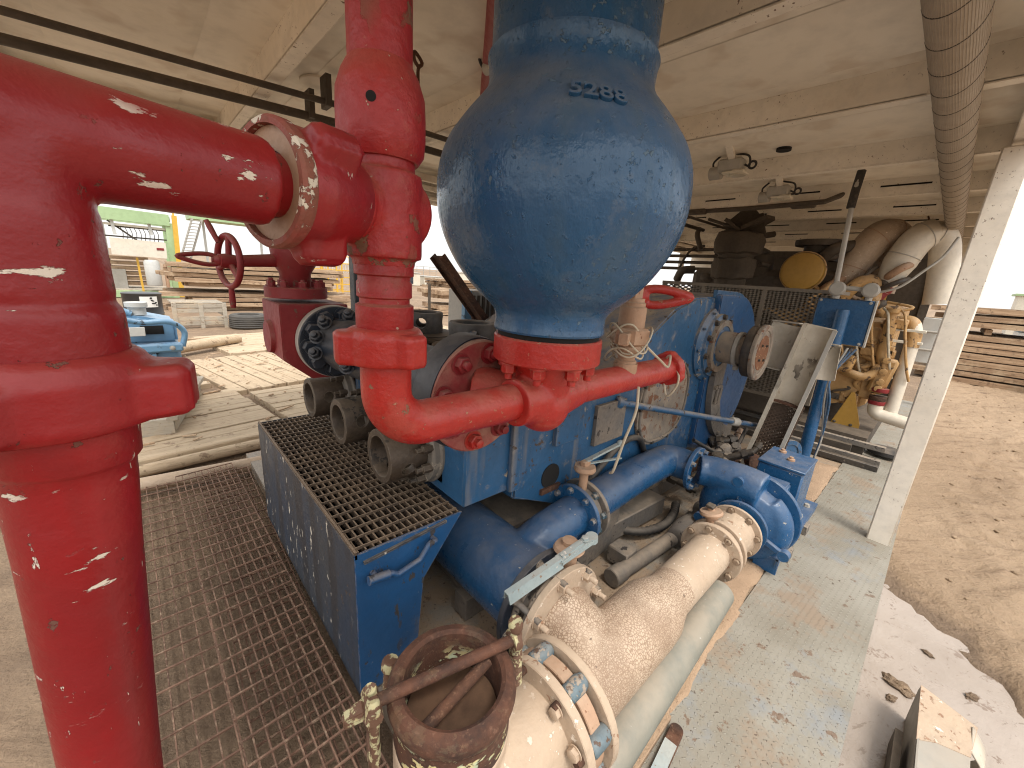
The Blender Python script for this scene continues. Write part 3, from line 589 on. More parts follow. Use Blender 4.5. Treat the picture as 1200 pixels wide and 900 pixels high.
# gear cover (protruding, right of the seam)
def gearpoly(y,s=0):
    o=[(3.27,y,1.665+s)]
    for a in range(86,-100,-8):
        o.append((3.66+(.64+s)*math.cos(R(a))*1.02,y,.99+(.67+s)*math.sin(R(a))))
    o+= [(3.27,y,.42-s)]; return o
b=B(); b.prism(gearpoly(1.25),(0,-.05,0),bev=.008); part('gear_cover',b,M['blue3b'],T)
b=B(); b.prism([(p[0],p[1],p[2]) for p in gearpoly(1.24,.03)],(0,.03,0)); part('gear_cover_edge',b,M['blue2'],T)
# curved casting strip with boss
b=B(); pts=[]
for a in range(150,262,8): pts.append((3.92+.60*math.cos(R(a)),1.195,.98+.62*math.sin(R(a))))
for a in range(260,148,-8): pts.append((3.95+.44*math.cos(R(a)),1.195,.98+.50*math.sin(R(a))))
b.prism(pts,(0,-.045,0),bev=.006); st=part('casting_strip',b,M['dirty'],T)
b=B(); b.box((3.43,1.14,.86),(.09,.02,.16),Matrix.Rotation(R(8),3,'Y'),bev=.004); b.box((3.43,1.13,.86),(.05,.02,.11),Matrix.Rotation(R(8),3,'Y')); part('inspection_pad',b,M['dirty'],st)
for a in (160,185,215,240,256): part('bolt',B().bolt((3.92+.57*math.cos(R(a)),1.15,.98+.59*math.sin(R(a))),-Y,.018,.022),M['dirty'],st)
# bearing cover + pinion shaft
PC=V((3.32,1.25,1.27))
b=B(); b.lathe([(0,0),(.29,0),(.29,.02),(.265,.04),(.25,.05),(.245,.07),(.205,.075),(.19,.09),(.16,.10),(0,.10)],PC,-Y,56); bc=part('bearing_cover',b,M['blue2'],T)
bolts(bc,PC-Y*.072,-Y,.225,10,.02,.024,M['oil'],0,.3)
bolts(bc,PC-Y*.04,-Y,.276,10,.010,.012,M['blue2'],0,.1)
b=B(); b.lathe([(.16,.0),(.205,.0),(.205,.03),(.16,.03)],PC-Y*.075,-Y,56,loop=True); part('rubbed_ring',b,M['tanrust'],bc)
b=B(); b.lathe([(0,.1),(.118,.1),(.122,.12),(.122,.21),(.112,.215),(.112,.30),(0,.30)],PC,-Y,40); sh=part('pinion_shaft',b,M['tanrust'],T)
part('clamp_band',B().ring(PC-Y*.215,-Y,.132,.11,.03),M['galv'],sh); part('clamp_band',B().box(PC-Y*.23-Z*.135,(.04,.03,.05)),M['galv'],sh)
b=B()
n=72; u,v,w_=frame(-Y)
prof=[(.10,.295),(.185,.295),(.193,.30),(.193,.355),(.185,.36),(.10,.36)]
rg_=[]
for r,h in prof: rg_.append([PC-Y*h+(u*math.cos(TAU*k/n)+v*math.sin(TAU*k/n))*(r*(1.0 if r<.19 or k%2 else .955)) for k in range(n)])
b.rings(rg_,loop=True); hb=part('toothed_hub',b,M['oil'],T)
b=B(); b.lathe([(0,.36),(.205,.36),(.207,.365),(.207,.385),(.200,.392),(.165,.39),(.16,.384),(0,.384)],PC,-Y,56); dk=part('hub_disc',b,M['tanrust'],hb)
part('rust_face',B().lathe([(0,.384),(.13,.384),(.128,.3875),(0,.3875)],PC,-Y,40),M['orust'],dk)
for a in (40,130,220,310): part('bolt',B().bolt(PC-Y*.3875+V((math.cos(R(a)),0,math.sin(R(a))))*.075,-Y,.009,.012),M['oil'],dk)
# fluid end modules
for i,y in enumerate((1.56,2.06,2.55)):
    b=B(); b.box((1.16,y,1.0),(.40,.40,.66),bev=.015); b.box((1.0,y,.9),(.16,.36,.34),bev=.02); fm=part('fluid_module',b,M['oil'],T)
    c=V((.94,y,.885))
    b=B(); b.lathe([(0,-.02),(.175,-.02),(.18,0),(.18,.05),(.172,.06),(.172,.085),(.16,.095),(0,.095)],c+X*.02,-X,48); part('collar_ring',b,M['dusty2'],fm)
    b=B(); b.lathe([(.090,0),(.120,0),(.124,.01),(.124,.222),(.120,.230),(.094,.230),(.090,.222)],c-X*.02,-X,40,loop=True); cp=part('valve_cap',b,M['capm'],fm)
    drill(cp,[(c-X*.165+q*.05,c-X*.165+q*.2,.033) for q in [V((0,math.cos(R(a)),math.sin(R(a)))) for a in ((168,258,348,78) if i else (200,290,20,110))]])
    part('cap_bore',B().cyl(c-X*.005,c-X*.025,.092),M['hole'],cp)
    for k in range(10):
        a=TAU*k/10+.3; q=V((0,math.cos(a),math.sin(a)))
        if q.z>.85: continue
        part('stud_nut',B().lathe([(.021,0),(.021,.045),(.013,.047),(.013,.075),(0,.078)],c-X*.07+q*.150,-X,6),M['capm'],fm)
    # cluster of nuts above the cap
    for (dy,dz) in ((-.13,.22),(-.04,.245),(.05,.245),(.14,.22),(-.09,.285),(.01,.30),(.1,.285)):
        part('stud_nut',B().lathe([(.026,0),(.026,.05),(.016,.052),(.016,.09),(0,.093)],(.955,y+dy,.885+dz),-X,6,ph=dy*9),M['oil'],fm)
    if i<3:
        c2=V((1.235,y+.07,1.33))
        b=B(); b.lathe([(0,0),(.20,0),(.205,.01),(.205,.035),(0,.04)],c2-Z*.03,Z,40); part('cover_plate',b,M['oil'],fm)
        b=B(); b.lathe([(.085,0),(.118,0),(.122,.01),(.122,.118),(.118,.126),(.09,.126),(.085,.12)],c2,Z,40,loop=True); cp=part('valve_cap',b,M['oil2'],fm)
        drill(cp,[(c2+Z*.07+q*.05,c2+Z*.07+q*.2,.03) for q in [V((math.cos(R(a)),math.sin(R(a)),0)) for a in (236,326,56,146)]])
# discharge manifold
m0,m1=FC-Y*.0,V((.735,2.14,1.30)); ma=(m1-m0).normalized(); L=(m1-m0).length
b=B(); b.lathe([(0,.028),(.232,.028),(.235,.04),(.235,.115),(.228,.125),(.17,.14),(.145,.2),(.135,.3),(.135,L-.1),(.125,L-.06),(.125,L),(0,L)],m0,ma,48); mf=part('discharge_manifold',b,M['navy'],T)
for t_ in (.42,.62,.88):
    for q in ((-.1,.12),(-.14,.05),(.02,.15),(-.15,-.03)): part('stud_nut',B().bolt(m0+ma*t_+V((q[0],0,q[1])),V((q[0],0,q[1]))*.5+V((-.3,-.5,.3)),.028,.035,.02),M['navy'],mf)
b=B(); b.bar((.72,2.12,1.40),(1.0,1.86,1.40),.035,.05); b.bar((.76,2.05,1.385),(1.0,1.80,1.385),.035,.05); part('clamp_bar',b,M['navy'],mf)
# tie rod from the frame down to the drive
T=thing('control_rod','thin blue control rod running from the pump wall toward the drive','rod',(2.05,1.21,1.0))
b=B(); b.tube([(2.05,1.235,1.0),(3.89,.93,.56)],.022,14); part('rod',b,M['blue2'],T)
part('coupling',B().lathe([(.03,0),(.036,.01),(.036,.10),(.03,.11)],V((3.45,1.003,.665)),V((1.84,-.305,-.44)),12),M['galv'],T)
part('rod_end',B().lathe([(.03,0),(.04,.01),(.04,.05),(.0,.05)],(2.05,1.25,1.0),V((1.84,-.305,-.44)),14),M['blue2'],T)
# ================================================================ catch box with grating
T=thing('catch_box','blue sheet-steel catch box with grating lid and bent bar handle under the iron caps','box',(.45,1.25,0))
pf=[(.45,.68),(.925,.68),(.735,.43),(.70,0),(.45,0)]
y0,y1=1.245,2.82
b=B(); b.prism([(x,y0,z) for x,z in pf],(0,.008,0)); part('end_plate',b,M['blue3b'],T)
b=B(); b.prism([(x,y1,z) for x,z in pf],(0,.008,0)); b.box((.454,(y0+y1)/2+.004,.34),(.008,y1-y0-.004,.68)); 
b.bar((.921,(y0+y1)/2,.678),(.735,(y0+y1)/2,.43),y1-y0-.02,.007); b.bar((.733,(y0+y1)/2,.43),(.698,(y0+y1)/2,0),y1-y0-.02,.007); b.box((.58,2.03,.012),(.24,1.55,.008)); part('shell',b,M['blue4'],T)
b=B(); k=0
for i in range(int((y1-y0)/.062)): b.box((.687,y0+.03+.062*i,.684),(.455,.005,.012))
for i in range(16): b.box((.468+.0295*i,(y0+y1)/2,.668),(.006,y1-y0-.02,.030))
b.box((.456,(y0+y1)/2,.676),(.009,y1-y0,.03)); part('grating',b,M['grate2'],T)
b=B(); hy=y0-.035
b.tube(fillet([(.515,y0,.575),(.515,hy,.575),(.575,hy,.565),(.60,hy,.545),(.70,hy,.565),(.745,hy,.625),(.775,hy,.615),(.775,y0+.004,.612)],.018,5),.012,12); hd=part('handle',b,M['blue3b'],T)
part('grip_tube',B().tube([(.485,hy,.578),(.565,hy,.567)],.017,14),M['blue3b'],hd)
b=B(); b.box((.66,y0-.006,.655),(.36,.012,.01),Matrix.Rotation(R(-5),3,'Y')); part('stop_rib',b,M['blue4'],T)
# ================================================================ walkway gratings
def grating(nm,lab,x0,x1,y0,y1,z,rot,px,py,mat):
    T=thing(nm,lab,'grating',(x0,y0,z),'rusty walkway gratings left of the catch box'); b=B()
    n=int((x1-x0)/px)
    for i in range(n+1): b.box((x0+i*(x1-x0)/n,(y0+y1)/2,z-.009),(.005,y1-y0,.018))
    part('bearing_bars',b,mat,T); b=B(); n=int((y1-y0)/py)
    for i in range(n+1): b.box(((x0+x1)/2,y0+i*(y1-y0)/n,z+.002),(x1-x0,.007,.007))
    part('cross_rods',b,mat,T); T.rotation_euler=rot; return T
grating('walkway_grating','wide open rusty walkway grating beside the red standpipe, leftmost panel',-.34,.075,.6,3.9,-.05,(0,0,R(1)),.052,.110,M['grate'])
grating('walkway_grating','dense rusty walkway grating tilted against the blue catch box, right panel',.06,.425,.75,3.76,.012,(0,R(-2),R(.8)),.040,.098,M['grate'])
grating('walkway_grating','second rusty grating layer lying just under the dense right panel',.08,.40,.8,3.70,-.035,(R(.4),R(-1),R(-1.6)),.042,.105,M['grate'])
# pipes beyond the gratings
T=thing('cream_pipe','thin cream pipe lying on the ground between gratings and timber edge','pipe',(-.3,3.9,-.1)); part('tube',B().tube([(-1.5,4.02,-.06),(1.2,3.78,-.06)],.06,20),M['cream'],T)
# ================================================================ suction manifold
SX=1.15
T=thing('suction_manifold','fat blue suction manifold with butterfly valve running under the pump front','pipe',(SX,1.3,0))
b=B(); b.lathe([(0,0),(.185,0),(.19,.01),(.19,1.75),(0,1.76)],(SX,.94,.30),Y,56)
br=fillet([(SX+.02,1.16,.34),(SX+.22,1.13,.44),(SX+.5,1.12,.478)],.2,8); b.tube(br,[.105]*len(br),36)
part('body',b,M['blue3'],T,remesh=.008,smooth=6)
f=flange(T,(SX,.955,.30),-Y,.245,.17,.03,M['navy'],8,.22,.018,.03,M['dirty'],1)
b=B(); b.lathe([(.12,0),(.20,0),(.205,.01),(.205,.035),(.17,.04),(.17,.06),(.205,.065),(.205,.085),(.12,.09)],(SX,.925,.30),-Y,48,loop=True); part('valve_wafer',b,M['dirty'],T)
for k in range(8):
    a=TAU*k/8+.2; part('tie_stud',B().tube([V((SX+.222*math.cos(a),.96,.30+.222*math.sin(a))),V((SX+.222*math.cos(a),.775,.30+.222*math.sin(a)))],.013,10),M['dirty'],T)
# valve stem and lever
vt=V((1.24,.88,.50))
b=B(); b.cyl(vt-Z*.06,vt+Z*.055,.04); b.lathe([(0,.055),(.062,.055),(.068,.065),(.06,.08),(.03,.09),(.03,.11),(0,.115)],vt,Z,24); st=part('stem_plate',b,M['tan'],T,jit=.006)
e0,e1=vt+V((.03,-.06,.115)),vt+V((-.40,-.02,.045))
b=B(); dd=(e1-e0).normalized(); ss=dd.cross(Z).normalized(); up=ss.cross(dd)
o=[e0-dd*.04,e1]
for k,(w1,hh) in enumerate(((.032,.02),)):
    b.prism([o[0]+ss*.024+up*.014,o[0]-ss*.024+up*.014,o[0]-ss*.024-up*.010,o[0]+ss*.024-up*.010],dd*.20,bev=.004); b.prism([o[0]+dd*.06+ss*.010+up*.02,o[0]+dd*.06-ss*.010+up*.02,o[0]+dd*.06-ss*.010+up*.012,o[0]+dd*.06+ss*.010+up*.012],dd*.12); b.lathe([(0,-.012),(.027,-.012),(.027,.016),(0,.016)],o[0],up,20)
    b.prism([o[0]+dd*.19+ss*.013+up*.020,o[0]+dd*.19-ss*.013+up*.020,o[0]+dd*.19-ss*.022-up*.022,o[0]+dd*.19-ss*.017-up*.022,o[0]+dd*.19-ss*.009+up*.013,o[0]+dd*.19+ss*.009+up*.013,o[0]+dd*.19+ss*.017-up*.022,o[0]+dd*.19+ss*.022-up*.022],dd*.27)
lv=part('lever',b,M['teal'],T)
part('lever_bolt',B().bolt(e0+up*.02,up,.016,.014),M['teal'],lv)
# ================================================================ blue crossover pipe
T=thing('crossover_pipe','smooth blue pipe with small lever valve joining manifold to charge pump','pipe',(1.66,1.12,.35))
xa=V((1,0,.06)).normalized(); xo=V((1.58,1.12,.475))
f=flange(T,xo,xa,.165,.10,.024,M['blue3'],8,.137,.016,.02,M['blue2'],-1)
b=B(); b.lathe([(.1,.03),(.135,.03),(.135,.08),(.1,.08)],xo,xa,36,loop=True); part('valve_wafer',b,M['dirty'],T)
f=flange(T,xo+xa*.085,xa,.165,.10,.024,M['dirty'],8,.137,.018,.024,M['bltc'],-1)
pth=fillet([xo+xa*.1,xo+V((.7,.01,.03)),V((2.66,1.125,.50)),V((2.69,.97,.49))],[.6,.17],12); b=B(); b.tube(pth,.108,40); part('pipe',b,M['blue3'],T)
vt=xo+xa*.055+Z*.13
b=B(); b.cyl(vt,vt+Z*.11,.024); b.lathe([(0,.11),(.055,.11),(.06,.12),(.055,.14),(0,.145)],vt,Z,20); b.box(vt+Z*.155,(.05,.035,.03),bev=.004); part('stem_plate',b,M['tan'],T)
b=B(); q=vt+Z*.165; e=q+V((.22,-.06,.07)); b.bar(q,e,.03,.012,bev=.003); b.sphere(e,.02); b.bar(q+V((.02,0,-.02)),q+V((.2,-.09,-.0)),.014,.008); part('lever',b,M['teal'],T)
# ================================================================ charge pump
T=thing('charge_pump','blue centrifugal charge pump with snail-shell casing on the deck edge','pump',(2.9,.57,0))
VC=V((2.76,.585,.27)); b=B()
prof=[]
n=56; rg_=[]
# spiral casing: sections round the axis, radius grows towards the top outlet
for k in range(n+1):
    a=R(100)-TAU*k/n*.93           # from top going towards -Y, round, back
    rr=.19+.075*(1-k/n) ; 
    c0=VC+V((0,-math.sin(0),0)); dirv=V((0,-math.cos(a),math.sin(a))) if False else V((0,math.cos(a),math.sin(a)))
    rad_=.075+.05*(1-k/n); rg_.append((VC+dirv*(.175+.03*(1-k/n)),rad_))
b.tube([p for p,r in rg_],[r for p,r in rg_],20)
b.lathe([(0,-.10),(.13,-.10),(.2,-.07),(.22,0),(.2,.08),(.13,.1),(0,.1)],VC,X,48)
pk=[VC+V((0,-.05,.20)),VC+V((0,.10,.215)),VC+V((-.02,.25,.22)),VC+V((-.06,.335,.22))]
b.tube(spline(pk,6),[.125,.125,.125,.124,.123,.122,.12,.118,.116,.114,.112,.11,.11,.108,.106,.105,.105,.105,.105],32)
part('casing',b,M['blue3'],T,remesh=.008,smooth=10)
b=B(); b.lathe([(0,.085),(.275,.085),(.28,.09),(.28,.112),(.275,.117),(0,.12)],VC,X,64); part('back_plate',b,M['blue3'],T)
f=flange(T,VC+V((-.07,.34,.22)),Y,.155,.10,.028,M['blue3'],8,.13,.016,.022,M['blue2'],-1)
b=B(); b.lathe([(0,0),(.12,0),(.125,.06),(.165,.065),(.165,.09),(0,.09)],VC-X*.09,-X,44); part('suction_nozzle',b,M['blue3'],T)
for a,l in ((75,.16),(-20,.17),(200,.16)):
    q=V((0,-math.sin(R(a-90)) if False else math.cos(R(a)),math.sin(R(a))))
    b=B(); b.bar(VC-X*.10+q*.12,VC-X*.10+q*.27,.03,.035,bev=.005); b.lathe([(0,-.02),(.032,-.02),(.032,.03),(0,.03)],VC-X*.1+q*.27,X,16); part('lug',b,M['blue3'],T)
b=B(); b.box((2.95,.54,.36),(.14,.20,.26),bev=.01); b.box((2.94,.53,.495),(.12,.17,.02),bev=.004); part('stuffing_box',b,M['blue3'],T)
b=B(); b.box((3.24,.53,.34),(.36,.27,.44),bev=.012); bx=part('bearing_box',b,M['blue3'],T)
b=B(); b.box((3.24,.53,.568),(.37,.28,.018),bev=.004); part('box_lid',b,M['blue3'],bx)
for q in ((.10,.06),(-.02,-.02)): part('lid_plug',B().lathe([(.024,0),(.024,.012),(.013,.014),(.013,.026),(0,.026)],(3.24+q[0],.53+q[1],.577),Z,14),M['tan'],bx)
b=B(); b.prism([(2.70,.35,.115),(2.70,.35,.0),(2.715,.35,0),(2.74,.35,.09),(3.75,.35,.09),(3.75,.35,.115)],(0,.012,0)); b.box((3.22,.58,.11),(1.06,.46,.012)); b.prism([(2.70,.362,.115),(2.70,.362,0),(2.712,.362,0),(2.712,.362,.115)],(0,.12,0)); b.box((3.22,.36,.085),(1.06,.012,.06)); ft=part('base_plate',b,M['blue3'],T)
for x in (2.85,3.4,3.62): part('bolt',B().bolt((x,.40,.117),Z,.018,.022),M['galv'],ft)
for x in (2.95,3.42): tag(part('shim_block',B().box((x,.39,.035),(.10,.12,.07),bev=.004),M['dirty'],org=(x,.39,0)),'dirty steel shim block under the nearer end of the blue pump base' if x<3 else 'dirty steel shim block under the farther end of the blue pump base','block',None)
# ================================================================ cream suction wye
A0_=V((.0,.612,.228)); 
T=thing('suction_wye','cream crackle-painted suction wye pipe with bolted flanges along the deck','pipe',(1.5,.6,.1))
b=B(); b.lathe([(0,.955),(.152,.955),(.152,1.50),(.148,1.58),(.125,1.66),(.112,1.72),(.112,1.80),(0,1.80)],A0_,X,56)
br=[V((1.00,.60,.228)),V((1.09,.65,.24)),V((1.14,.72,.265)),V((1.15,.80,.288)),V((1.15,.83,.29))]
b.tube(spline(br,5),[.152]*15+[.158]*6,44)
part('body',b,M['crack'],T,remesh=.007,smooth=14)
part('spool',B().lathe([(.08,1.78),(.110,1.78),(.110,2.26),(.08,2.26)],A0_,X,48),M['cream'],T)
f=flange(T,A0_+X*2.24,X,.17,.1,.03,M['cream'],8,.145,.017,.018,M['bolt'],-1)
b=B(); b.lathe([(.1,2.275),(.15,2.275),(.15,2.31),(.1,2.31)],A0_,X,44,loop=True); part('gasket_ring',b,M['cream'],T)
f=flange(T,A0_+X*2.315,X,.168,.1,.026,M['cream'],0)
b=B(); b.lathe([(0,2.33),(.118,2.33),(.118,2.42),(.13,2.50),(.14,2.535),(0,2.535)],A0_+V((0,-.01,.01)),X,44); part('reducer',b,M['cream'],T)
f=flange(T,A0_+V((2.535,-.015,.02)),X,.165,.08,.02,M['cream'],8,.142,.017,.02,M['bolt'],-1)
b=B(); b.lathe([(0,0),(.035,0),(.035,.05),(.062,.052),(.066,.062),(.06,.075),(.02,.078),(.02,.10),(0,.102)],A0_+V((2.34,.05,.13)),V((0,.25,1)),20); sp=part('valve_stem_plate',b,M['tan'],T)
part('stem_square',B().box(A0_+V((2.34,.075,.23)),(.05,.045,.02),bev=.004),M['oil'],sp)
# branch flange to manifold valve
f=flange(T,V((1.15,.80,.29)),Y,.245,.13,.032,M['cream'],8,.215,.022,.03,M['cream'],-1,.03)
# near flange pair with blue capped bolts
f=flange(T,A0_+X*.925,X,.225,.14,.032,M['cream'],0)
part('inner_ring',B().ring(A0_+X*.86,X,.20,.14,.05),M['tan'],T)
f2=flange(T,A0_+X*.80,X,.225,.14,.035,M['cream'],0)
for k in range(8):
    a=TAU*k/8+.39; q=A0_+V((.86,math.cos(a)*.198,math.sin(a)*.198))
    part('cap_nut',B().lathe([(0,-.008),(.024,-.008),(.030,0),(.031,.06),(.026,.078),(.012,.086),(0,.087)],q-X*.015,X,16),M['bltc'],T)
    part('stud',B().cyl(q-X*.085,q-X*.012,.014,n=12),M['rust'],T)
# ================================================================ strainer pot
T=thing('suction_strainer','rusty open strainer pot with cross bars and eye bolts in the foreground','strainer',(.52,.70,0))
SC=V((.515,.705,0))
b=B(); b.lathe([(.132,.36),(.162,.40),(.168,.44),(.168,.535),(.178,.545),(.182,.56),(.182,.58),(.172,.595),(.150,.60),(.138,.592),(.134,.57),(.134,.47),(.126,.46),(.126,.40)],SC,Z,64,loop=True)
pb=part('pot',b,M['rusty'],T,jit=.0012)
b=B(); b.lathe([(0,0.02),(.165,.02),(.168,.06),(.168,.41),(0,.43)],SC,Z,56); b.lathe([(0,0),(.155,0),(.155,.30),(0,.30)],V((.515,.612,.228)),X,44)
part('body',b,M['cream'],T,remesh=.008,smooth=8)
b=B(); b.lathe([(0,0),(.13,0),(.13,.004),(0,.004)],SC+Z*.475,Z,40); part('water',b,M['water'],pb)
ea,eb=V((.315,.765,.61)),V((.70,.665,.625))
part('top_bar',B().tube([ea,eb],.017,16),M['rusty'],T)
part('lower_bar',B().tube([V((.40,.665,.545)),V((.63,.69,.575))],.017,16),M['rust'],T)
for p,s in ((ea,-1),(eb,1)):
    o=p+V((.012*s,0,0)); b=B()
    if s>0:      # threaded swing bolt with a square head
        b.lathe([(0,.035),(.021,.035),(.023,.045),(.023,.062),(.019,.07),(0,.07)],o,Z,10)
        pr=[(0,-.20)]
        for k in range(26): pr.append((.0165 if k%2 else .021,-.19+.0086*k))
        pr.append((0,.036)); b.lathe(pr,o+V((.004,0,0)),V((-.10,0,1)),18)
        b.lathe([(.012,-.012),(.033,-.012),(.036,0),(.033,.012),(.012,.012)],o-Z*.005,V((-1,.25,0)),20,loop=True)
    else:        # forked clevis
        u_=V((.25,1,0)).normalized(); w_=V((-1,.25,0)).normalized()
        for q in (-1,1): b.tube(spline([o+u_*.026*q-Z*.14,o+u_*.028*q-Z*.06,o+u_*.026*q+Z*.0,o+u_*.016*q+Z*.035],4),[.013]*5+[.015]*4+[.017]*3+[.014],12)
        b.lathe([(0,-.045),(.022,-.045),(.022,.04),(0,.04)],o-Z*.0,u_,8); b.bar(o-Z*.20,o-Z*.12,.055,.03,up=w_,bev=.006)
        b.prism([o+w_*.02+u_*.022+Z*.01,o+w_*.07+u_*.014-Z*.002,o+w_*.07-u_*.014-Z*.002,o+w_*.02-u_*.022+Z*.01],-Z*.03,bev=.004)
    part('eye_bolt',b,M['eye'],T,jit=.0015)
e=V((.415,.89,.545)); part('side_lug',B().lathe([(0,-.10),(.017,-.10),(.017,-.02),(.026,-.018),(.027,.0),(.022,.012),(0,.014)],e,V((.15,.1,1)),10),M['eye'],T,jit=.002)
for a in (-60,-25): part('bolt',B().bolt(V((.79,.612+.19*math.sin(R(a)),.228+.19*math.cos(R(a)))),-X,.02,.02),M['cream'],f2)
# ================================================================ small deck items
T=thing('grey_pipe','pale grey plastic pipe lying along the deck under the cream wye','pipe',(1.0,.43,0)); b=B(); b.lathe([(.066,0),(.076,.002),(.076,1.75),(.066,1.752)],(.40,.415,.084),V((1.75,.08,0)),36,loop=True); part('tube',b,M['grey'],T); part('bore',B().lathe([(0,1.70),(.067,1.70)],(.40,.415,.084),V((1.75,.08,0)),24),M['hole'],T)
T=thing('steel_strip','rusty steel strip with flaking teal paint lying on the tread plate','strip',(1.25,.33,0)); b=B(); b.bar((1.0,.30,.016),(1.33,.335,.016),.05,.022,bev=.004); b.lathe([(0,-.011),(.025,-.011),(.025,.011),(0,.011)],(1.33,.335,.016),Z,20); part('strip',b,M['rust'],T); b=B(); b.bar((1.12,.3128,.0285),(1.27,.3286,.0285),.045,.003); part('paint_patch',b,M['teal'],T)
T=thing('sand_board','narrow sandy board half buried beside the steel strip','board',(1.15,.40,0)); b=B(); b.bar((.85,.385,.012),(1.36,.395,.018),.05,.03,bev=.003); part('board',b,M['sand'],T)
T=thing('drain_pipe','dusty brown capped pipe lying on the muddy pan behind the cream wye','pipe',(1.8,1.0,0)); b=B(); b.lathe([(0,0),(.05,0),(.055,.005),(.055,.10),(.046,.105),(.046,1.3),(0,1.3)],(1.80,.96,.045),V((1.3,-.09,0)),28); part('tube',b,M['dirty'],T)
T=thing('rubber_hose','black ribbed rubber hose curving over the pan under the crossover pipe','hose',(2.2,1.2,0)); hp=spline([(2.15,1.32,.06),(2.3,1.10,.06),(2.5,1.02,.06),(2.72,1.04,.05),(2.9,1.10,.05)],12); rr=[.032 if k%2 else .026 for k in range(len(hp))]; part('tube',B().tube(hp,rr,16),M['black'],T)
T=thing('flexible_conduit','grey corrugated conduit lying in front of the crossover elbow','conduit',(2.6,1.1,0)); hp=[]; cc=spline([(2.45,.88,.07),(2.62,.90,.075),(2.82,.88,.07),(3.0,.93,.06)],20); part('tube',B().tube(cc,[.07 if k%2 else .058 for k in range(len(cc))],18),M['dirty'],T)
T=thing('cable_loop','black cable looped over the back of the crossover pipe','cable',(2.1,1.2,.3)); part('tube',B().tube(spline([(1.75,1.23,.45),(1.95,1.215,.62),(2.15,1.21,.72),(2.35,1.215,.70),(2.5,1.23,.55)],8),.02,10),M['black'],T)
T=thing('timber_dunnage','dirty timber block under the crossover pipe','timber',(2.1,1.05,0)); b=B(); b.box((2.35,1.22,.10),(.75,.16,.14),Matrix.Rotation(R(-4),3,'Z'),bev=.008); b.box((2.02,1.03,.06),(.12,.14,.11),bev=.008); part('block',b,M['dirty'],T)
# clutter of fittings between gear cover and charge pump
T=thing('pipe_fittings','jumble of small rusty valves and pipe nipples beside the gear cover','fittings',(3.3,1.0,.3)); rg=random.Random(5)
for k in range(22):
    p=V((3.0+rg.random()*.9,.86+rg.random()*.30,.14+rg.random()*.30)); q=V((rg.uniform(-1,1),rg.uniform(-1,1),rg.uniform(-.4,.5))).normalized()
    b=B(); L=rg.uniform(.08,.2); r=rg.uniform(.02,.04); b.tube([p-q*L,p+q*L],r,14); b.lathe([(r*1.4,-.03),(r*1.5,-.02),(r*1.5,.02),(r*1.4,.03)],p+q*L*.7,q,8); b.lathe([(r*1.4,-.02),(r*1.4,.02)],p-q*L*.6,q,6)
    part('fitting',b,M[rg.choice(['rust','oil','dirty','tan','dkbrown'])],T)
b=B(); b.tube(spline([(3.05,1.12,.55),(3.3,1.0,.42),(3.6,.97,.40),(3.9,1.0,.5)],8),.016,10); part('hose',b,M['black'],T)
# ================================================================ belt guard (open white trough)
T=thing('belt_guard','open white belt guard trough with brown mesh leaning up beside the drive','guard',(3.8,.8,0))
def trough(b,p0,p1,w,dp,side,n=12,th=.006,arc=150):
    """curved sheet along p0->p1; side = direction of the open mouth"""
    p0,p1=V(p0),V(p1); d_=(p1-p0).normalized(); s_=V(side); s_=(s_-d_*s_.dot(d_)).normalized(); e_=d_.cross(s_)
    sec=[]
    for k in range(n+1):
        a=R(-arc/2+arc*k/n); sec.append((math.sin(a)/math.sin(R(arc/2))*w/2,-(math.cos(a)-math.cos(R(arc/2)))/(1-math.cos(R(arc/2)))*dp))
    full=sec+[(x*1.02,y-th) for x,y in sec[::-1]]
    b.rings([[p+e_*x+s_*y for x,y in full] for p in (p0,p0.lerp(p1,.5),p1)])
    return d_,s_,e_
g0,g1=V((3.75,.83,.14)),V((3.85,.655,1.47)); sd_=V((-1,-.1,.2))
b=B(); dd,s1,e1=trough(b,g0.lerp(g1,.50),g1,.18,.075,sd_); part('upper_trough',b,M['chalk'],T)
b=B(); b.bar(g1-dd*.008-s1*.05,g1+dd*.004-s1*.05,.30,.12,up=s1); b2=part('end_flange',B().prism([g1-e1*.105,g1+e1*.105,g1+e1*.105+s1*.035,g1-e1*.105+s1*.035],dd*.008),M['chalk'],T); b.bm.free()
for s in (-1,1):
    q0,q1=g0+e1*s*.108,g1+e1*s*.097-dd*.0
    part('side_rail',B().bar(q0,q1,.028,.06,up=s1).bar(q0-s1*.05,q1-s1*.05,.006,.1,up=s1),M['chalk'] if s<0 else M['galv'],T)
# mesh lower part : real diamond strands over a dark sheet
def dmesh(b,o,u_,v_,lu,lv,cu,cv,w_,t_=.002):
    o,u_,v_=V(o),V(u_).normalized(),V(v_).normalized(); n_=u_.cross(v_)
    nu,nv=int(lu/cu),int(lv/cv)
    for i in range(nu):
        for j in range(nv):
            c_=o+u_*(i+.5)*cu+v_*(j+.5)*cv
            A=[c_-u_*cu/2,c_+v_*cv/2,c_+u_*cu/2,c_-v_*cv/2]
            for k in range(4):
                p,q=A[k],A[(k+1)%4]; dq=(q-p).normalized(); s_=n_.cross(dq)*w_
                b.face([b.bm.verts.new(x) for x in (p-s_,q-s_,q+s_,p+s_)])
p0=g0.lerp(g1,.02)-s1*.06-e1*.115
b=B(); dmesh(b,p0,e1,dd,.24,(g1-g0).length*.52,.040,.034,.0045); part('mesh_panel',b,M['meshb'],T)
b=B(); dmesh(b,p0+s1*-.06,e1,dd,.24,(g1-g0).length*.52,.040,.034,.005); part('mesh_panel',b,M['meshb'],T)
